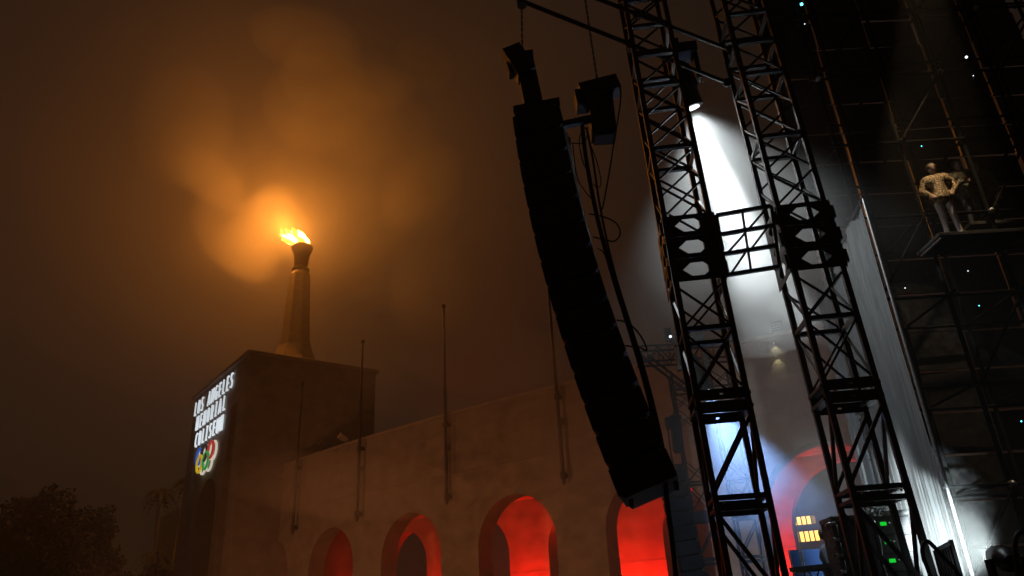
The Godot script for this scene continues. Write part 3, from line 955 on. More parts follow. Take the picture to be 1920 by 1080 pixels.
func line_array(label: String, top: Vector3, rear: Vector3, count: int, tilt0: float, tilt1: float, m: Material, glints: bool) -> Node3D:
	var t := thing("loudspeaker_stack", label, "loudspeakers", top)
	var away := rear.cross(Vector3.UP) * -1.0
	if away.z > 0: away = -away
	var depth := 0.78
	var front := 0.462
	var cab := cabinet_mesh(depth, front, 0.41, 1.25)
	var gr := solid(Vector3(-0.045, -front + 0.05, -1.2), Vector3(0.0, -0.03, -0.03), 0.012)
	var handle := solid(Vector3(0.22, -front * 0.62, 0.0), Vector3(0.52, -front * 0.40, 0.012), 0.004)
	var rig := solid(Vector3(depth - 0.10, -front + 0.02, 0.0), Vector3(depth - 0.055, -0.02, 0.022), 0.004)
	var front_rig := solid(Vector3(0.03, -front + 0.015, 0.0), Vector3(0.075, -0.015, 0.022), 0.004)
	var pin := solid(Vector3(depth - 0.095, -0.06, 0.022), Vector3(depth - 0.06, -0.04, 0.032))
	# flying frame
	var bm := holed_plate(depth + 0.02, 0.16, 0.03, [Vector2(0.12, 0.0), Vector2(0.08, 0.03), Vector2(-0.08, 0.03), Vector2(-0.12, 0.0), Vector2(-0.08, -0.03), Vector2(0.08, -0.03)])
	for d in [0.02, 1.2]:
		var o := put("flying_frame", bm, m, t)
		o.transform = Transform3D(Basis(rear, Vector3.UP, -away), away * d + Vector3(0, 0.09, 0))
	for x in [-0.3, 0.0, 0.3]:
		bar(t, "frame_spreader", rear * x + Vector3(0, 0.12, 0), rear * x + away * 1.22 + Vector3(0, 0.12, 0), 0.07, 0.07, m, Vector3.UP)
	var hang := rear * (-depth / 2.0)
	for i in count:
		var tilt := deg_to_rad(lerpf(tilt0, tilt1, float(i) / (count - 1)))
		var rx := rear * cos(tilt) + Vector3.UP * sin(tilt)
		var ry := Vector3.UP * cos(tilt) - rear * sin(tilt)
		var c := put("cabinet", cab, m, t)
		# stagger the front edge a little, as the splayed boxes do
		c.transform = Transform3D(Basis(rx, ry, -away), hang)
		put("grille", gr, M.grille, c)
		put("handle", handle, M.grille, c)
		put("rigging_bar", rig, m, c)
		put("rigging_bar", front_rig, m, c)
		put("pin", pin, M.bare_steel, c)
		hang -= ry * (front + 0.008)
	var lug := bar(t, "lower_lug", hang + rear * 0.1, hang + rear * 0.1 - Vector3(0, 0.1, 0), 0.06, 0.03, m)
	bar(t, "lower_lug", hang + rear * 0.7 + Vector3(0, 0.18, 0), hang + rear * 0.7 + Vector3(0, 0.06, 0), 0.06, 0.03, m)
	return t

func chain_hoist(label: String, body_top: Vector3, body_bottom: Vector3, size: float, hook: Vector3, m: Material) -> void:
	var t := thing("chain_hoist", label, "hoist", body_top, "chain hoists of the rigging")
	var down := body_bottom - body_top
	bar(t, "motor", Vector3.ZERO, down, size, size * 0.8, m)
	bar(t, "end_cap", down * 0.02, -down * 0.08, size * 1.1, size * 0.9, m)
	bar(t, "end_cap", down * 0.98, down * 1.05, size * 0.8, size * 0.7, m)
	var side := FACE * size * 0.75
	bar(t, "chain_bag", side * -1.0 - down * 0.05, side * -0.9 + down * 0.3, size * 0.6, size * 0.7, m)
	put("hook", torus(size * 0.16, size * 0.05, 14, 6), m, t).position = -down * 0.14
	var st := tool()
	var lift := hook - body_top
	var links := int(lift.length() / 0.07)
	for i in links:
		var a := lift * (float(i) / links) - down * 0.16 * (1.0 - float(i) / links)
		var b := lift * (float(i + 1.15) / links) - down * 0.16 * (1.0 - float(i + 1) / links)
		var w := FACE * 0.012 if i % 2 else AWAY * 0.012
		tube(st, [a - w, b - w], 0.008, 4)
		tube(st, [a + w, b + w], 0.008, 4)
	put("chain", done(st), m, t)

func cable(label: String, pts: Array, r: float, m: Material, group := "") -> void:
	var t := put("cable", tube_mesh(curve(pts, 6), r, 7), m)
	tag(t, label, "cable", group)

func make_loudspeakers() -> void:
	var rear := Vector3(0.978, 0, 0.208)
	var top := P(1006, 205, 10.0)
	line_array("tall curved hanging stack of black loudspeaker cabinets beside the near truss tower", top, rear, 14, 3.5, 16.0, M.black_cabinet, true)
	var b := "black cable hanging down the back of the large loudspeaker stack"
	var z := 9.95
	cable("thick bundled black cable running down behind the large loudspeaker stack to the ground", [P(1092, 236, z), P(1098, 290, z), P(1112, 370, z), P(1128, 440, z), P(1150, 520, z), P(1178, 610, z), P(1205, 700, z), P(1228, 790, z), P(1243, 850, z), P(1250, 930, z), P(1260, 1010, z), P(1268, 1090, z), P(1280, 1300, z)], 0.035, M.rubber)
	cable("thin black cable beside the thick bundle, hanging from the steel arm", [P(1100, 240, z), P(1112, 300, z), P(1124, 380, z), P(1140, 460, z), P(1158, 530, z), P(1186, 620, z), P(1212, 705, z), P(1236, 800, z), P(1247, 855, z)], 0.018, M.rubber)
	var g := "slack cable loops behind the loudspeaker stack"
	var lp := "slack black cable loop behind the large loudspeaker stack, "
	cable(lp + "uppermost by the hoist arm", [P(1072, 268, z), P(1094, 268, z), P(1102, 250, z), P(1096, 240, z), P(1086, 262, z), P(1092, 300, z), P(1099, 316, z)], 0.01, M.rubber, g)
	cable(lp + "bulging above the middle", [P(1103, 262, z), P(1118, 300, z), P(1127, 340, z), P(1121, 352, z), P(1113, 345, z)], 0.009, M.rubber, g)
	cable(lp + "hanging slack along its upper half", [P(1074, 270, z), P(1082, 330, z), P(1098, 360, z), P(1116, 378, z)], 0.009, M.rubber, g)
	cable(lp + "widest, at mid height", [P(1104, 401, z), P(1130, 406, z), P(1155, 418, z), P(1163, 438, z), P(1152, 452, z), P(1132, 449, z), P(1112, 444, z)], 0.012, M.rubber, g)
	cable(lp + "short one under the widest", [P(1120, 466, z), P(1132, 474, z), P(1142, 500, z), P(1150, 515, z)], 0.009, M.rubber, g)
	cable(lp + "pointed one in its lower half", [P(1156, 600, z), P(1178, 606, z), P(1200, 628, z), P(1213, 656, z), P(1200, 652, z), P(1172, 648, z)], 0.013, M.rubber, g)
	cable("thin black cable looping from the small hoist down to the cable bundle", [P(1148, 176, 10.2), P(1153, 162, 10.2), P(1162, 162, 10.2), P(1164, 180, 10.2), P(1160, 215, 10.2), P(1152, 262, 10.2), P(1143, 320, 10.1), P(1133, 375, 10.0), P(1129, 392, 9.96)], 0.013, M.rubber)
	# hoists
	chain_hoist("dark chain hoist right on top of the large loudspeaker stack", P(982, 112, 10.3), P(1000, 196, 10.3), 0.32, P(978, 2, 10.1), M.black_steel)
	bar(get_node("chain_hoist"), "motor_cover", P(958, 96, 10.2) - P(982, 112, 10.3), P(988, 142, 10.2) - P(982, 112, 10.3), 0.34, 0.3, M.black_steel)
	chain_hoist("dark chain hoist hanging between the large loudspeaker stack and the tower", P(1123, 176, 10.4), P(1132, 258, 10.4), 0.42, P(1096, -10, 10.3), M.black_steel)
	bar(get_node("chain_hoist_001"), "motor_cover", P(1088, 178, 10.4) - P(1123, 176, 10.4), P(1158, 160, 10.4) - P(1123, 176, 10.4), 0.3, 0.3, M.black_steel, Vector3.BACK)
	var arm := thing("hoist_arm", "short steel arm joining the loudspeaker flying frame to the small hoist", "arm", Vector3.ZERO)
	bar(arm, "beam", P(1050, 236, 10.1), P(1112, 222, 10.3), 0.11, 0.1, M.black_steel, Vector3.BACK)
	for u in [0.2, 0.35, 0.5]: orb(arm, "bolt", P(1050, 233, 10.03).lerp(P(1112, 219, 10.22), u), Vector3.ONE * 0.014, M.bare_steel)
	# the far stack
	var far := P(1262, 880, 25.4)
	line_array("hazy far stack of loudspeakers hanging in front of the arcade", far, Vector3(0.995, 0, 0.1), 12, 2.0, 8.0, M.black_cabinet, true)
	chain_hoist("hazy far chain hoist above the distant loudspeaker stack", P(1266, 785, 26.4), P(1272, 846, 26.4), 0.36, P(1243, 668, 26.7), M.black_steel)
	cable("thin far cable hanging beside the distant loudspeaker stack", [P(1252, 800, 26.2), P(1260, 860, 26.2), P(1282, 960, 26.2), P(1296, 1040, 26.2), P(1302, 1100, 26.2)], 0.03, M.black_steel)

# ---------------------------------------------------------------- stage lights
func moving_head(label: String, lens_at: Vector3, to: Vector3, size: float, lens: Material, up := 1.0) -> Node3D:
	var t := thing("moving_head_light", label, "stage light", lens_at, "moving head stage lights")
	var dir := (to - lens_at).normalized()
	var back := -dir
	var st := tool()
	tube(st, [back * 0.03, back * 0.35 * size, back * 0.42 * size, back * 0.8 * size, back * 0.95 * size], [0.2 * size, 0.2 * size, 0.24 * size, 0.22 * size, 0.1 * size], 14)
	put("head", done(st), M.black_steel, t)
	var o := put("lens", lathe([Vector2(0.0, 0.012), Vector2(0.09 * size, 0.006), Vector2(0.12 * size, 0.0), Vector2(0.0, -0.01)], 16), lens, t)
	var x := dir.cross(Vector3.BACK).normalized()
	o.transform = Transform3D(Basis(x, dir, x.cross(dir)), back * 0.02)
	var side := FACE
	for s in [-1.0, 1.0]:
		bar(t, "yoke_arm", back * 0.55 * size + side * s * 0.29 * size, back * 0.55 * size + side * s * 0.29 * size + Vector3.UP * up * 0.62 * size, 0.09 * size, 0.16 * size, M.black_steel)
	var b := back * 0.55 * size + Vector3.UP * up * 0.68 * size
	bar(t, "base", b - side * 0.34 * size, b + side * 0.34 * size, 0.22 * size, 0.34 * size, M.black_steel, Vector3.BACK)
	bar(t, "clamp" if up > 0.0 else "foot", b + Vector3.UP * up * 0.1 * size, b + Vector3.UP * up * 0.34 * size, 0.09 * size, 0.09 * size, M.black_steel)
	orb(t, "bolt", back * 0.5 * size + side * 0.33 * size, Vector3.ONE * 0.03, M.bare_steel)
	return t

func make_stage_lights() -> void:
	var at := P(1300, 204, 12.6)
	var to := P(1420, 520, 13.6)
	moving_head("moving head light high behind the near tower throwing a white beam", at, to, 1.15, M.lens_white)
	spot("white_beam_lamp", at + (to - at).normalized() * 0.08, to, Color(0.93, 0.98, 1.0), WHITE_BEAM, 11.5, 0.1, 0.6)
	spot("white_spill_lamp", at + (to - at).normalized() * 0.08, to, Color(0.93, 0.98, 1.0), WHITE_BEAM * 0.065, 50.0, 0.1, 1.0)
	at = P(1321, 735, 19.0)
	to = P(1408, 905, 19.4)
	moving_head("moving head light low behind the near tower throwing a blue-white beam", at, to, 1.2, M.lens_blue)
	spot("blue_beam_lamp", at + (to - at).normalized() * 0.08, to, Color(0.55, 0.72, 1.0), BLUE_BEAM, 28.0, 0.15, 0.4)
	at = P(1868, 1042, 9.6)
	to = P(1768, 1008, 12.4)
	var t := moving_head("floor-standing moving head light pointing at the pale lit drape", at, to, 0.62, M.lens_white, -1.0)
	spot("drape_lamp", at + (to - at).normalized() * 0.08, to, Color(0.9, 0.98, 1.0), DRAPE_LAMP, 15.0, 0.08, 0.5)
	# louvred flood on the wall top
	at = W(1.1, 17.72, 0.2)
	t = thing("louvred_box", "small louvred box standing on the arcade wall top between the near towers", "louvre", at)
	var n := (W(1.1, 17.72, -1.0) - W(1.1, 17.72, 0.0)).normalized()
	t.rotation.y = atan2(n.x, n.z)
	put("case", solid(Vector3(-0.38, 0, -0.35), Vector3(0.38, 0.85, 0.0), 0.02), M.grey_steel, t)
	for i in 4:
		put("slat", solid(Vector3(-0.3, 0.1 + i * 0.18, 0.0), Vector3(0.3, 0.2 + i * 0.18, 0.03)), M.bare_steel, t)
	for y in [16.75, 15.85]:
		var sp := thing("wall_washer", "tiny wall lamp washing a pale patch on the arcade wall, " + ("just under the coping" if y > 16.0 else "below the other one"), "wall lamp", W(1.45, y + 0.25, -0.35), "small lamps under the louvred box")
		put("case", solid(Vector3(-0.05, -0.03, -0.05), Vector3(0.05, 0.03, 0.05), 0.01), M.grey_steel, sp)
		put("lens", solid(Vector3(-0.04, -0.034, -0.04), Vector3(0.04, -0.0305, 0.04)), M.halo_light, sp)
		spot("wall_washer_lamp", W(1.45, y + 0.2, -0.35), W(1.45, y - 0.25, 0.0), Color(1.0, 0.97, 0.75), 0.28, 42.0, 0.03, 0.8)
	for p in [[0, 48.6, "dark floodlight tilted on the arcade wall top beside the gate tower", 0], [1, 45.0, "small pale floodlight on the arcade wall top near the second flagpole", 0]]:
		var fl := thing("floodlight", p[2], "floodlight", W(p[1], 17.72, 0.3), "floodlights on the arcade wall top")
		bar(fl, "bracket", Vector3.ZERO, Vector3(0, 0.45, 0), 0.08, 0.3, M.grey_steel)
		var o := put("head", solid(Vector3(-0.5, -0.3, -0.2), Vector3(0.5, 0.3, 0.2), 0.04), M.grey_steel if p[0] == 0 else M.pale_concrete, fl)
		o.transform = Transform3D(Basis.from_euler(Vector3(0.5, 0.6, -0.5)), Vector3(0, 0.75, 0))

# ---------------------------------------------------------------- drape, stage, scaffold
func make_drape_and_stage() -> void:
	var a := P(1606, 860, 17.5)
	var b := P(1792, 980, 12.6)
	a.y = 0
	b.y = 0
	var t := thing("stage_drape", "tall pleated grey drape hanging beside the stage, brightly lit at its foot", "drape", a)
	var run := b - a
	var out := run.cross(Vector3.UP).normalized()
	var st := tool()
	st.set_smooth_group(0)
	var n := 220
	var rows := [1.32, 3.0, 5.0, 7.0, 8.7]
	var at := func(i: int, k: int) -> Vector3:
		var u := float(i) / n
		var l := u * run.length()
		var fold := 0.016 * sin(l * 17.0 + 1.3 * sin(l * 2.1)) + 0.009 * sin(l * 41.0 + 2.0 * sin(l * 3.3)) + 0.05 * sin(l * 5.3)
		var hang := 0.75 + 0.25 * sin(k * 1.3 + l * 0.8)
		return run * u + out * fold * hang + Vector3(0, rows[k], 0)
	for i in n:
		for k in rows.size() - 1:
			quad(st, at.call(i, k), at.call(i + 1, k), at.call(i + 1, k + 1), at.call(i, k + 1))
	put("cloth", done(st), M.drape, t)
	rod(t, "top_rail", Vector3(0, 8.72, 0), run + Vector3(0, 8.72, 0), 0.04, M.black_steel)
	rod(t, "edge_pole", run + Vector3(0, 1.3, 0) + run.normalized() * 0.06, run + Vector3(0, 8.7, 0) + run.normalized() * 0.06, 0.03, M.bare_steel)
	var s := thing("stage_deck", "black plywood stage deck along the right side", "stage", Vector3.ZERO)
	put("deck_panel", solid(Vector3(3.9, 1.18, -20.0), Vector3(16, 1.3, -11.9), 0.01), M.stage_ply, s)
	put("deck_panel", solid(Vector3(6.1, 1.18, -11.88), Vector3(16, 1.3, -8.6), 0.01), M.stage_ply, s)
	put("fascia", solid(Vector3(6.12, 0, -8.75), Vector3(16, 1.17, -8.7)), M.stage_ply, s)
	put("fascia", solid(Vector3(3.92, 0, -11.95), Vector3(6.1, 1.17, -11.91)), M.stage_ply, s)

func make_scaffold() -> void:
	var t := thing("stage_scaffold", "dark scaffold wall with black panels rising beside the drape", "scaffold", Vector3.ZERO)
	var xs := [7.55, 9.0, 10.45, 11.9, 13.35, 14.8]
	var ys := [1.4, 3.3, 5.2, 7.1, 9.0, 10.9, 12.8, 14.7, 16.6, 18.5]
	for x in xs:
		for z in [-14.0, -15.9]:
			rod(t, "standard", Vector3(x, 1.3, z), Vector3(x, 19.0, z), 0.045, M.matte_black_tube)
	for y in ys:
		for z in [-13.94, -15.84]:
			rod(t, "ledger", Vector3(xs[0] - 0.2, y, z), Vector3(xs[-1] + 0.2, y, z), 0.035, M.matte_black_tube)
		for x in xs:
			rod(t, "transom", Vector3(x + 0.05, y + 0.06, -13.8), Vector3(x + 0.05, y + 0.06, -16.1), 0.03, M.matte_black_tube)
			if rng.randf() < 0.3: orb(t, "coupler", Vector3(x, y, -13.92), Vector3(0.075, 0.065, 0.09), M.bare_steel)
			elif rng.randf() < 0.8: orb(t, "coupler", Vector3(x, y, -13.92), Vector3(0.07, 0.065, 0.08), M.matte_black_tube)
	for i in xs.size() - 1:
		for k in ys.size() - 1:
			if (i + k) % 3 == 0:
				rod(t, "diagonal", Vector3(xs[i], ys[k], -13.87), Vector3(xs[i + 1], ys[k + 1], -13.87), 0.028, M.matte_black_tube)
			for h in 2:
				var o := put("panel", cube, M.panel_black, t)
				var gap := 0.04 + 0.05 * rng.randf()
				o.transform = Transform3D(Basis.from_scale(Vector3(1.45 - gap, 0.95 - gap, 0.08)), Vector3((xs[i] + xs[i + 1]) / 2.0, ys[k] + 0.475 + 0.95 * h, -16.2 - 0.06 * rng.randf()))
				o.rotation.y = rng.randf_range(-0.05, 0.05)
	var pil := [[1503, 8, 13.8, 0.035, "cyan_pilot_light"], [1509, 45, 13.8, 0.012, "pilot_light"], [1728, 274, 13.8, 0.01, "cyan_pilot_light"], [1748, 328, 13.8, 0.01, "cyan_pilot_light"], [1836, 573, 13.8, 0.01, "cyan_pilot_light"], [1915, 790, 13.8, 0.012, "cyan_pilot_light"], [1812, 107, 13.8, 0.03, "pilot_light"], [1825, 142, 13.8, 0.01, "pilot_light"], [1815, 508, 13.8, 0.01, "pilot_light"], [1697, 540, 13.0, 0.01, "pilot_light"]]
	for p in pil:
		orb(t, "pilot_lamp", P(p[0], p[1], p[2]), Vector3.ONE * p[3], M[p[4]])

# ---------------------------------------------------------------- racks, truss, barrier
func make_stage_things() -> void:
	var z := 12.3
	var names := ["black amplifier rack with steel side handles standing left of its twin", "black amplifier rack with three small green displays"]
	var tops := [P(1558, 969, z), P(1629, 961, z)]
	for k in 2:
		var o: Vector3 = tops[k]
		var hgt := o.y - 1.3
		var t := thing("amplifier_rack", names[k], "amplifier rack", Vector3(o.x, 1.3, o.z), "amplifier racks behind the near tower")
		t.basis = Basis(FACE, Vector3.UP, -AWAY)
		var w := 0.6
		put("case", solid(Vector3(0, 0.0, -0.7), Vector3(w, hgt, -0.04), 0.015), M.black_cabinet, t)
		put("lid_edge", solid(Vector3(-0.012, hgt - 0.07, -0.71), Vector3(w + 0.012, hgt + 0.012, 0.0), 0.01), M.grey_steel, t)
		var n := 5
		var each := (hgt - 0.1) / n
		for i in n:
			var y0 := 0.02 + each * i
			var am := put("amplifier", solid(Vector3(0.02, y0 + 0.008, -0.04), Vector3(w - 0.02, y0 + each - 0.008, 0.0), 0.008), M.black_cabinet, t)
			if k == 1 and i >= n - 4:
				put("display", solid(Vector3(0.13, y0 + each * 0.52, 0.0), Vector3(0.225, y0 + each * 0.72, 0.006)), M.display_green, am)
				put("knob", lathe([Vector2(0.02, 0.0), Vector2(0.018, 0.03), Vector2(0.0, 0.032)], 10), M.bare_steel, am).transform = Transform3D(Basis(Vector3.RIGHT, Vector3.BACK, Vector3.DOWN), Vector3(0.27, y0 + each * 0.62, 0.0))
			put("front_handle", tube_mesh([Vector3(0.05, y0 + each * 0.2, 0.0), Vector3(0.05, y0 + each * 0.2, 0.035), Vector3(0.05, y0 + each * 0.8, 0.035), Vector3(0.05, y0 + each * 0.8, 0.0)], 0.007, 6), M.bare_steel if k == 1 else M.grey_steel, am)
		if k == 0:
			for i in 5:
				var y := hgt - 0.08 - 0.24 * i
				put("side_handle", tube_mesh([Vector3(0.0, y, -0.1), Vector3(-0.07, y - 0.02, -0.1), Vector3(-0.09, y - 0.09, -0.1), Vector3(-0.03, y - 0.15, -0.1), Vector3(0.0, y - 0.15, -0.1)], 0.014, 6), M.bare_steel, t)
				put("latch", solid(Vector3(-0.03, y - 0.05, -0.02), Vector3(0.06, y, 0.015), 0.005), M.bare_steel, t)
		else:
			put("cable_tail", tube_mesh(curve([Vector3(0.02, hgt - 0.1, 0.03), Vector3(0.05, hgt * 0.7, 0.05), Vector3(0.01, hgt * 0.45, 0.06), Vector3(0.06, hgt * 0.2, 0.05), Vector3(0.08, 0.0, 0.06)], 5), 0.012, 6), M.bare_steel, t)
	# loose clamps on the racks
	for p in [[1627, 953, 0.055], [1651, 960, 0.05], [1640, 962, 0.035]]:
		var c := thing("pipe_clamp", "loose shiny steel pipe clamp on the amplifier racks, " + ["the largest", "the middle-sized", "the smallest"][[0.055, 0.05, 0.035].find(p[2])], "clamp", P(p[0], p[1], 12.2), "steel clamps on the amplifier racks")
		var ring := put("jaw", torus(p[2], p[2] * 0.4, 18, 8), M.bare_steel, c)
		ring.rotation = Vector3(0.3, 0.5, 0.4)
		bar(c, "bolt", Vector3(p[2], 0, 0), Vector3(p[2] + 0.08, -0.03, 0.02), 0.03, 0.03, M.bare_steel)
	# low aluminium truss and blue pane
	var t := thing("low_truss", "short bright aluminium truss lying low on the stage beside the racks", "truss", Vector3.ZERO)
	var a := P(1486, 1068, 13.2)
	var b := P(1562, 1060, 13.2)
	bar(t, "top_rail", a, b, 0.07, 0.3, M.grey_steel, Vector3.BACK)
	var da := Vector3(0, -0.24, 0)
	rod(t, "chord", a + da, b + da, 0.025, M.bare_steel)
	rod(t, "chord", a + Vector3(0, -0.05, 0.1), b + Vector3(0, -0.05, 0.1), 0.02, M.bare_steel)
	for i in 6:
		var u := i / 6.0
		var v := (i + 1) / 6.0
		rod(t, "brace", a.lerp(b, u) + da * float(i % 2), a.lerp(b, v) + da * float(1 - i % 2), 0.012, M.bare_steel)
	for x in [0.08, 0.92]:
		rod(t, "leg", a.lerp(b, x) + da, Vector3(a.lerp(b, x).x, 1.3, a.lerp(b, x).z), 0.03, M.bare_steel)
	var pane := thing("window_screen", "dark blue framed pane standing behind the low aluminium truss", "screen", Vector3.ZERO)
	var pa := P(1478, 1032, 14.2)
	var pb := P(1542, 1028, 14.2)
	paint("blue_pane", Color(0.04, 0.09, 0.26), 0.25)
	bar(pane, "pane", Vector3((pa.x + pb.x) / 2.0, 1.32, pa.z), Vector3((pa.x + pb.x) / 2.0, pa.y, pa.z), pb.x - pa.x, 0.03, M.blue_pane, Vector3.BACK)
	for u in [0.0, 0.3, 0.36, 1.0]:
		rod(pane, "mullion", Vector3(lerpf(pa.x, pb.x, u), 1.3, pa.z + 0.03), Vector3(lerpf(pa.x, pb.x, u), pa.y, pa.z + 0.03), 0.014, M.bare_steel)
	# barrier with upright bars
	t = thing("louvre_barrier", "upright slatted metal barrier panel in front of the lit drape", "barrier", Vector3.ZERO)
	z = 10.0
	a = P(1754, 1032, z)
	b = P(1783, 1017, z)
	var down := Vector3(0, a.y - 1.3, 0)
	bar(t, "top_rail", a, b, 0.045, 0.04, M.bare_steel, Vector3.BACK)
	for i in 7:
		var p := a.lerp(b, (i + 0.3) / 7.0)
		bar(t, "slat", Vector3(p.x, 1.3, p.z), p, 0.018, 0.03, M.black_steel, Vector3.BACK)
	bar(t, "side_post", Vector3(b.x, 1.3, b.z), b + Vector3(0, 0.03, 0), 0.045, 0.05, M.black_steel, Vector3.BACK)
	bar(t, "side_post", Vector3(a.x, 1.3, a.z), a, 0.05, 0.05, M.black_steel, Vector3.BACK)
	var h := put("handrail_loop", tube_mesh(curve([Vector3(P(1750, 1100, 9.6).x, 1.3, -9.6), P(1743, 1076, 9.6), P(1731, 1045, 9.6), P(1730, 1024, 9.6), P(1737, 1015, 9.6), P(1747, 1021, 9.6), P(1772, 1048, 9.6), P(1800, 1082, 9.6), Vector3(P(1815, 1110, 9.6).x, 1.3, -9.6)], 6), 0.026, 9), M.black_steel)
	tag(h, "bent black tube handrail loop standing before the slatted barrier", "handrail")
	h = put("handrail_loop", tube_mesh(curve([Vector3(P(1902, 1090, 9.0).x, 1.3, -9.0), P(1905, 1050, 9.0), P(1903, 1015, 9.0), P(1910, 1000, 9.0), P(1925, 997, 9.0), P(1945, 1004, 9.0), Vector3(P(1975, 1080, 9.0).x, 1.3, -9.0)], 6), 0.03, 9), M.rubber)
	tag(h, "bent black tube handrail loop around the floor-standing stage light", "handrail")
	var c := thing("flight_case", "black flight case under the floor-standing stage light", "case", Vector3(P(1880, 1080, 9.6).x, 1.3, -9.6))
	var ch := P(1868, 1075, 9.6).y - 1.3 - 0.2
	put("box", solid(Vector3(-0.3, 0, -0.3), Vector3(0.7, maxf(ch, 0.2), 0.3), 0.02), M.black_cabinet, c)
	put("lid", solid(Vector3(-0.31, maxf(ch, 0.2), -0.31), Vector3(0.71, maxf(ch, 0.2) + 0.05, 0.31), 0.015), M.grey_steel, c)

# ---------------------------------------------------------------- people: one skin over tapered bones
func body_mesh(bones: Array, cell: float) -> ArrayMesh:
	var lo := Vector3.ONE * 1e9
	var hi := Vector3.ONE * -1e9
	for b in bones:
		var r := maxf(b[2], b[3]) + cell * 2.0
		lo = lo.min(b[0] - Vector3.ONE * r).min(b[1] - Vector3.ONE * r)
		hi = hi.max(b[0] + Vector3.ONE * r).max(b[1] + Vector3.ONE * r)
	var n := Vector3i(((hi - lo) / cell).ceil()) + Vector3i.ONE
	var field := PackedFloat32Array()
	field.resize(n.x * n.y * n.z)
	field.fill(1.0)
	var k := 0.035
	for b in bones:
		var r := maxf(b[2], b[3]) + cell * 3.0
		var bl: Vector3 = (b[0] as Vector3).min(b[1]) - Vector3.ONE * r
		var bh: Vector3 = (b[0] as Vector3).max(b[1]) + Vector3.ONE * r
		var i0 := Vector3i(((bl - lo) / cell).floor()).clamp(Vector3i.ZERO, n - Vector3i.ONE)
		var i1 := Vector3i(((bh - lo) / cell).ceil()).clamp(Vector3i.ZERO, n - Vector3i.ONE)
		var ab: Vector3 = b[1] - b[0]
		var len2 := maxf(ab.length_squared(), 1e-9)
		for z in range(i0.z, i1.z + 1):
			for y in range(i0.y, i1.y + 1):
				for x in range(i0.x, i1.x + 1):
					var p: Vector3 = lo + Vector3(x, y, z) * cell - b[0]
					var t := clampf(p.dot(ab) / len2, 0.0, 1.0)
					var d: float = (p - ab * t).length() - lerpf(b[2], b[3], t)
					var at := x + n.x * (y + n.y * z)
					var e := field[at]
					var h := maxf(k - absf(d - e), 0.0) / k
					field[at] = minf(d, e) - h * h * k * 0.25
	var index := {}
	var verts := []
	var cols := []
	for z in n.z - 1:
		for y in n.y - 1:
			for x in n.x - 1:
				var base := x + n.x * (y + n.y * z)
				var c := [field[base], field[base + 1], field[base + n.x], field[base + n.x + 1], field[base + n.x * n.y], field[base + n.x * n.y + 1], field[base + n.x * n.y + n.x], field[base + n.x * n.y + n.x + 1]]
				var inside := 0
				for q in 8: if c[q] < 0.0: inside += 1
				if inside == 0 or inside == 8: continue
				var sum := Vector3.ZERO
				var m := 0
				for e in [[0, 1], [2, 3], [4, 5], [6, 7], [0, 2], [1, 3], [4, 6], [5, 7], [0, 4], [1, 5], [2, 6], [3, 7]]:
					var fa: float = c[e[0]]
					var fb: float = c[e[1]]
					if (fa < 0.0) == (fb < 0.0): continue
					var u := fa / (fa - fb)
					var pa := Vector3(e[0] & 1, (e[0] >> 1) & 1, e[0] >> 2)
					var pb := Vector3(e[1] & 1, (e[1] >> 1) & 1, e[1] >> 2)
					sum += pa.lerp(pb, u)
					m += 1
				var p := lo + (Vector3(x, y, z) + sum / m) * cell
				index[base] = verts.size()
				verts.append(p)
				var best := 1e9
				var col := Color.BLACK
				for b in bones:
					var ab: Vector3 = b[1] - b[0]
					var t := clampf((p - b[0]).dot(ab) / maxf(ab.length_squared(), 1e-9), 0.0, 1.0)
					var d: float = (p - b[0] - ab * t).length() - lerpf(b[2], b[3], t)
					if d < best:
						best = d
						col = b[4]
				cols.append(col)
	var st := SurfaceTool.new()
	st.begin(Mesh.PRIMITIVE_TRIANGLES)
	for i in verts.size():
		st.set_smooth_group(0)
		st.set_color(cols[i])
		st.add_vertex(verts[i])
	var sy := n.x
	var sz := n.x * n.y
	for z in range(1, n.z - 1):
		for y in range(1, n.y - 1):
			for x in range(1, n.x - 1):
				var base := x + n.x * (y + n.y * z)
				var f0 := field[base]
				for ax in 3:
					var step: int = [1, sy, sz][ax]
					var f1 := field[base + step]
					if (f0 < 0.0) == (f1 < 0.0): continue
					var u: int = [sy, sz, 1][ax]
					var v: int = [sz, 1, sy][ax]
					var q := [index[base - u - v], index[base - v], index[base], index[base - u]]
					if f0 < 0.0: q = [q[0], q[3], q[2], q[1]]
					for i in [0, 1, 2, 0, 2, 3]: st.add_index(q[i])
	st.generate_normals()
	return st.commit()

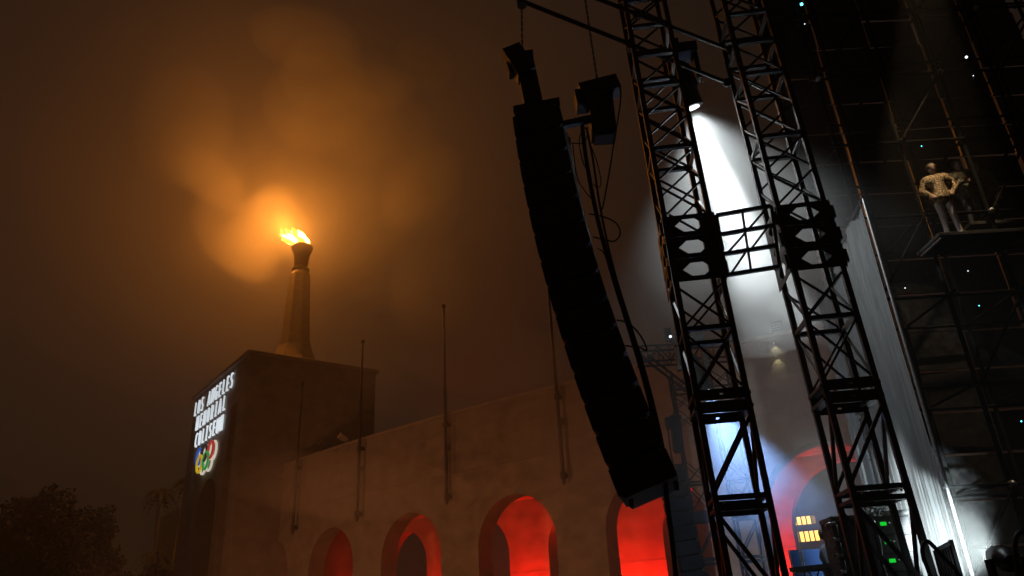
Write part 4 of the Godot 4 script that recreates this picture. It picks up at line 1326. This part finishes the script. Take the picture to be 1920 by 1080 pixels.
# y up, facing +z; arms: [left elbow, left wrist, right elbow, right wrist]; legs: spread of feet and knees
func person(label: String, at: Vector3, turn: float, arms: Array, legs: Array, top: Color, bottom: Color, skin: Color, hair: Color, group: String, jacket: String) -> void:
	var t := thing("person", label, "person", at, group)
	t.rotation.y = turn
	var shoe := Color(0.03, 0.03, 0.03)
	var bones := [
		[Vector3(0, 1.0, 0), Vector3(0, 1.18, 0), 0.145, 0.135, top],
		[Vector3(-0.08, 1.34, -0.01), Vector3(0.08, 1.34, -0.01), 0.135, 0.135, top],
		[Vector3(-0.15, 1.43, -0.01), Vector3(0.15, 1.43, -0.01), 0.08, 0.08, top],
		[Vector3(-0.06, 0.95, 0), Vector3(0.06, 0.95, 0), 0.13, 0.13, bottom],
		[Vector3(0, 1.47, -0.01), Vector3(0, 1.56, 0.01), 0.055, 0.052, skin],
		[Vector3(0, 1.63, 0.02), Vector3(0, 1.69, 0.01), 0.075, 0.092, skin],
		[Vector3(0, 1.635, 0.09), Vector3(0, 1.655, 0.10), 0.018, 0.014, skin]]
	for s in [0, 1]:
		var sx := -1.0 if s == 0 else 1.0
		var sh := Vector3(0.19 * sx, 1.41, -0.01)
		var el: Vector3 = arms[s * 2]
		var wr: Vector3 = arms[s * 2 + 1]
		bones.append([sh, el, 0.062, 0.048, top])
		bones.append([el, wr, 0.046, 0.036, top])
		var dir := (wr - el).normalized()
		bones.append([wr, wr + dir * 0.07, 0.034, 0.036, skin])
		var across := dir.cross(Vector3.BACK if absf(dir.z) < 0.8 else Vector3.UP).normalized()
		for f in 4:
			var root := wr + dir * 0.08 + across * (f - 1.5) * 0.02
			bones.append([root, root + dir * (0.075 - 0.008 * absf(f - 1.3)) + Vector3(0, -0.01, 0.012), 0.014, 0.011, skin])
		bones.append([wr + dir * 0.03 + across * 0.03, wr + dir * 0.08 + across * 0.065, 0.014, 0.012, skin])
		var knee: Vector3 = legs[s * 2]
		var ankle: Vector3 = legs[s * 2 + 1]
		bones.append([Vector3(0.09 * sx, 0.92, 0), knee, 0.098, 0.066, bottom])
		bones.append([knee, ankle, 0.064, 0.046, bottom])
		bones.append([ankle + Vector3(0, -0.03, -0.02), ankle + Vector3(0.02 * sx, -0.045, 0.15), 0.045, 0.036, shoe])
	var m := paint("clothing_%d" % M.size(), Color.WHITE, 0.65)
	m.vertex_color_use_as_albedo = true
	put("body", body_mesh(bones, 0.022), m, t)
	var coat := [
		[Vector3(0, 0.93, 0.005), Vector3(0, 1.2, 0.005), 0.182, 0.158, top],
		[Vector3(-0.09, 0.95, 0), Vector3(0.09, 0.95, 0), 0.15, 0.15, top],
		[Vector3(-0.1, 1.33, 0), Vector3(0.1, 1.33, 0), 0.152, 0.152, top],
		[Vector3(-0.16, 1.425, -0.01), Vector3(0.16, 1.425, -0.01), 0.095, 0.095, top],
		[Vector3(-0.06, 1.5, -0.02), Vector3(0.06, 1.5, -0.02), 0.055, 0.055, top]]
	for s in [0, 1]:
		var sh := Vector3(-0.2 if s == 0 else 0.2, 1.41, -0.01)
		coat.append([sh, arms[s * 2], 0.082, 0.07, top])
		coat.append([arms[s * 2], (arms[s * 2 + 1] as Vector3).lerp(arms[s * 2], 0.12), 0.068, 0.054, top])
	put("jacket", body_mesh(coat, 0.022), M[jacket], t)
	paint("hair_%d" % M.size(), hair, 0.6)
	var st := tool()
	var hm := lathe([Vector2(0.0, 0.11), Vector2(0.05, 0.105), Vector2(0.088, 0.075), Vector2(0.106, 0.02), Vector2(0.104, -0.05), Vector2(0.06, -0.09)], 14)
	var hr := put("hair", hm, M["hair_%d" % (M.size() - 1)], t)
	hr.transform = Transform3D(Basis.from_euler(Vector3(-0.35, 0, 0)), Vector3(0, 1.70, -0.012))

func make_people() -> void:
	var calm := [Vector3(-0.09, 0.5, 0.03), Vector3(-0.11, 0.08, 0), Vector3(0.1, 0.5, 0.03), Vector3(0.13, 0.08, 0.02)]
	var g := "people standing on the scaffold"
	var z := 13.4
	var feet := P(1791, 446, z)
	var tall := (P(1757, 330, z).y - feet.y) / 1.80
	var d := thing("scaffold_platform", "narrow dark platform under the person in the pale trousers", "platform", Vector3(feet.x, feet.y, feet.z))
	put("board", solid(Vector3(-0.5, -0.08, -0.62), Vector3(1.3, 0, 0.3), 0.01), M.stage_ply, d)
	bar(d, "bearer", Vector3(-0.45, -0.11, -0.55), Vector3(-0.45, -0.11, 0.28), 0.05, 0.05, M.grey_steel, Vector3.UP)
	bar(d, "bearer", Vector3(1.2, -0.11, -0.55), Vector3(1.2, -0.11, 0.28), 0.05, 0.05, M.grey_steel, Vector3.UP)
	person("person in a shiny gold jacket and pale trousers standing on the scaffold", feet, -0.35, [Vector3(-0.32, 1.16, 0.02), Vector3(-0.22, 0.98, 0.16), Vector3(0.33, 1.17, 0.0), Vector3(0.2, 0.97, 0.17)], calm, Color(0.4, 0.3, 0.16), Color(0.5, 0.42, 0.4), Color(0.42, 0.25, 0.17), Color(0.05, 0.035, 0.02), g, "gold_cloth")
	var z2 := 14.6
	var head := P(1783, 302, z2)
	var f2 := Vector3(head.x + 0.1, head.y - 1.8, head.z)
	d = thing("scaffold_platform", "higher dark platform under the two people in dark jackets", "platform", f2)
	put("board", solid(Vector3(-0.4, -0.08, -0.6), Vector3(1.2, 0, 0.35), 0.01), M.stage_ply, d)
	bar(d, "bearer", Vector3(0.9, -0.11, -0.55), Vector3(0.9, -0.11, 0.28), 0.05, 0.05, M.grey_steel, Vector3.UP)
	person("person in a dark shiny jacket standing high on the scaffold, arms folded forward", f2, -0.3, [Vector3(-0.3, 1.15, 0.1), Vector3(-0.05, 1.1, 0.25), Vector3(0.3, 1.15, 0.1), Vector3(0.06, 1.13, 0.25)], calm, Color(0.16, 0.14, 0.08), Color(0.04, 0.04, 0.05), Color(0.42, 0.26, 0.18), Color(0.03, 0.02, 0.015), g, "dark_shiny_cloth")
	person("person in a dark shiny jacket standing high on the scaffold, arms hanging down", f2 + Vector3(0.5, 0, -0.15), -0.45, [Vector3(-0.26, 1.12, -0.02), Vector3(-0.25, 0.85, 0.06), Vector3(0.26, 1.12, -0.02), Vector3(0.25, 0.86, 0.05)], calm, Color(0.15, 0.13, 0.09), Color(0.03, 0.03, 0.04), Color(0.45, 0.3, 0.22), Color(0.04, 0.03, 0.02), g, "dark_shiny_cloth")
	# spot that lights them, clamped to a scaffold ledger
	var at := Vector3(9.6, 16.2, -11.6)
	var to := feet + Vector3(0.35, 1.4, -0.5)
	moving_head("small spotlight hung from the scaffold shining on the standing people", at, to, 0.6, M.lens_white)
	spot("people_lamp", at + (to - at).normalized() * 0.06, to, Color(1.0, 0.86, 0.66), PEOPLE_LAMP, 12.0, 0.05, 0.5)
	# stagehand by the rack
	var hd := P(1546, 992, 13.4)
	person("stagehand in a blue-grey work jacket reaching towards the amplifier rack", Vector3(hd.x, hd.y - 1.78, hd.z), 0.9, [Vector3(-0.28, 1.14, 0.1), Vector3(-0.1, 1.05, 0.32), Vector3(0.27, 1.14, 0.1), Vector3(0.14, 1.0, 0.34)], calm, Color(0.13, 0.15, 0.2), Color(0.03, 0.035, 0.05), Color(0.4, 0.26, 0.18), Color(0.08, 0.07, 0.06), "", "work_cloth")
	var bx := thing("step_platform", "small black riser under the stagehand", "riser", Vector3(hd.x, 1.3, hd.z))
	var rise := maxf(hd.y - 1.78 - 1.3, 0.02)
	put("top", solid(Vector3(-0.4, rise - 0.03, -0.4), Vector3(0.4, rise, 0.4), 0.008), M.stage_ply, bx)
	if rise > 0.1: put("skirt", solid(Vector3(-0.37, 0, -0.37), Vector3(0.37, rise - 0.03, 0.37)), M.stage_ply, bx)

# ---------------------------------------------------------------- smoke
# a bank of smoke is many overlapping thin puffs
func bank(called: String, label: String, at: Vector3, spread: Vector3, count: int, size: float, density: float, flat: float, tilt: float, seed_: int) -> void:
	var r := RandomNumberGenerator.new()
	r.seed = seed_
	for i in count:
		var o := Vector3(r.randfn(), r.randfn(), r.randfn()).limit_length(1.8) * 0.5
		var k := size * r.randf_range(0.45, 1.3)
		var off := (o * spread).rotated(Vector3.BACK, deg_to_rad(tilt))
		smoke(called, label, at + off, Vector3(k * r.randf_range(0.9, 1.7), k * flat * r.randf_range(0.7, 1.3), k), density * r.randf_range(0.5, 1.5), Vector3(r.randf_range(-20, 20), r.randf() * 180, tilt + r.randf_range(-25, 25)))

# smoke that thins out towards its rim: loosely nested puffs
func soft_smoke(called: String, label: String, at: Vector3, size: Vector3, density: float, tilt: float, seed_: int, n := 7, rim := 1.7) -> void:
	var r := RandomNumberGenerator.new()
	r.seed = seed_
	for i in n:
		var k := lerpf(0.35, rim, float(i) / (n - 1))
		var jig := Vector3(r.randfn(), r.randfn(), r.randfn()) * size * 0.09
		smoke(called, label, at + jig, size * k * Vector3(r.randf_range(0.85, 1.15), r.randf_range(0.85, 1.15), r.randf_range(0.9, 1.1)), density / n * 1.3, Vector3(0, r.randf_range(-20, 20), tilt + r.randf_range(-15, 15)))

func make_smoke() -> void:
	soft_smoke("torch_smoke", "wide thin smoke hanging in the night sky around the flame", P(700, 350, 88), Vector3(80, 42, 55), 0.0065, -18.0, 24, 5)
	bank("smoke_puff", "soft puff of flame-lit smoke drifting above and beside the torch", P(750, 330, 82), Vector3(36, 18, 22), 14, 11.5, 0.028, 0.55, -25.0, 1)
	bank("smoke_puff", "soft puff of flame-lit smoke drifting above and beside the torch", P(800, 480, 80), Vector3(36, 15, 20), 13, 12.5, 0.030, 0.5, -30.0, 2)
	bank("arcade_smoke", "drifting smoke veiling the top of the arcade wall", P(900, 740, 50), Vector3(24, 9, 7), 10, 11.0, 0.022, 0.55, -12.0, 4)
	soft_smoke("beam_smoke", "stage smoke around the white beam between the near towers", P(1340, 335, 13.4), Vector3(5.0, 5.6, 4.5), 0.06, -12.0, 21, 6, 1.05)
	soft_smoke("beam_smoke", "stage smoke between the large loudspeaker stack and the near tower", P(1190, 430, 15.0), Vector3(5.0, 6.0, 4.0), 0.03, -10.0, 26, 4, 1.3)
	soft_smoke("beam_smoke", "stage smoke between the near tower and the scaffold", P(1530, 400, 13.6), Vector3(3.6, 6.0, 3.0), 0.035, -15.0, 25, 5, 1.3)
	soft_smoke("blue_smoke", "smoke in the blue-white beam before the arcade", P(1385, 850, 20), Vector3(4.2, 3.6, 3.0), 0.06, -25.0, 22)
	bank("blue_smoke", "smoke in the blue-white beam before the arcade", P(1400, 860, 20), Vector3(2.8, 2.2, 1.6), 6, 1.5, 0.02, 0.55, -30.0, 6)
	soft_smoke("drape_smoke", "low smoke before the brightly lit drape", P(1745, 1000, 12.0), Vector3(1.7, 1.5, 1.2), 0.03, -25.0, 23, 5)


func _ready() -> void:
	rng.seed = 20
	make_camera_and_light()
	make_materials()
	make_ground()
	make_arcade()
	make_headhouse()
	make_torch()
	make_flagpoles()
	make_trees()
	make_far_buildings()
	make_drape_and_stage()
	make_scaffold()
	make_rigging()
	make_loudspeakers()
	make_stage_lights()
	make_stage_things()
	make_people()
	make_smoke()
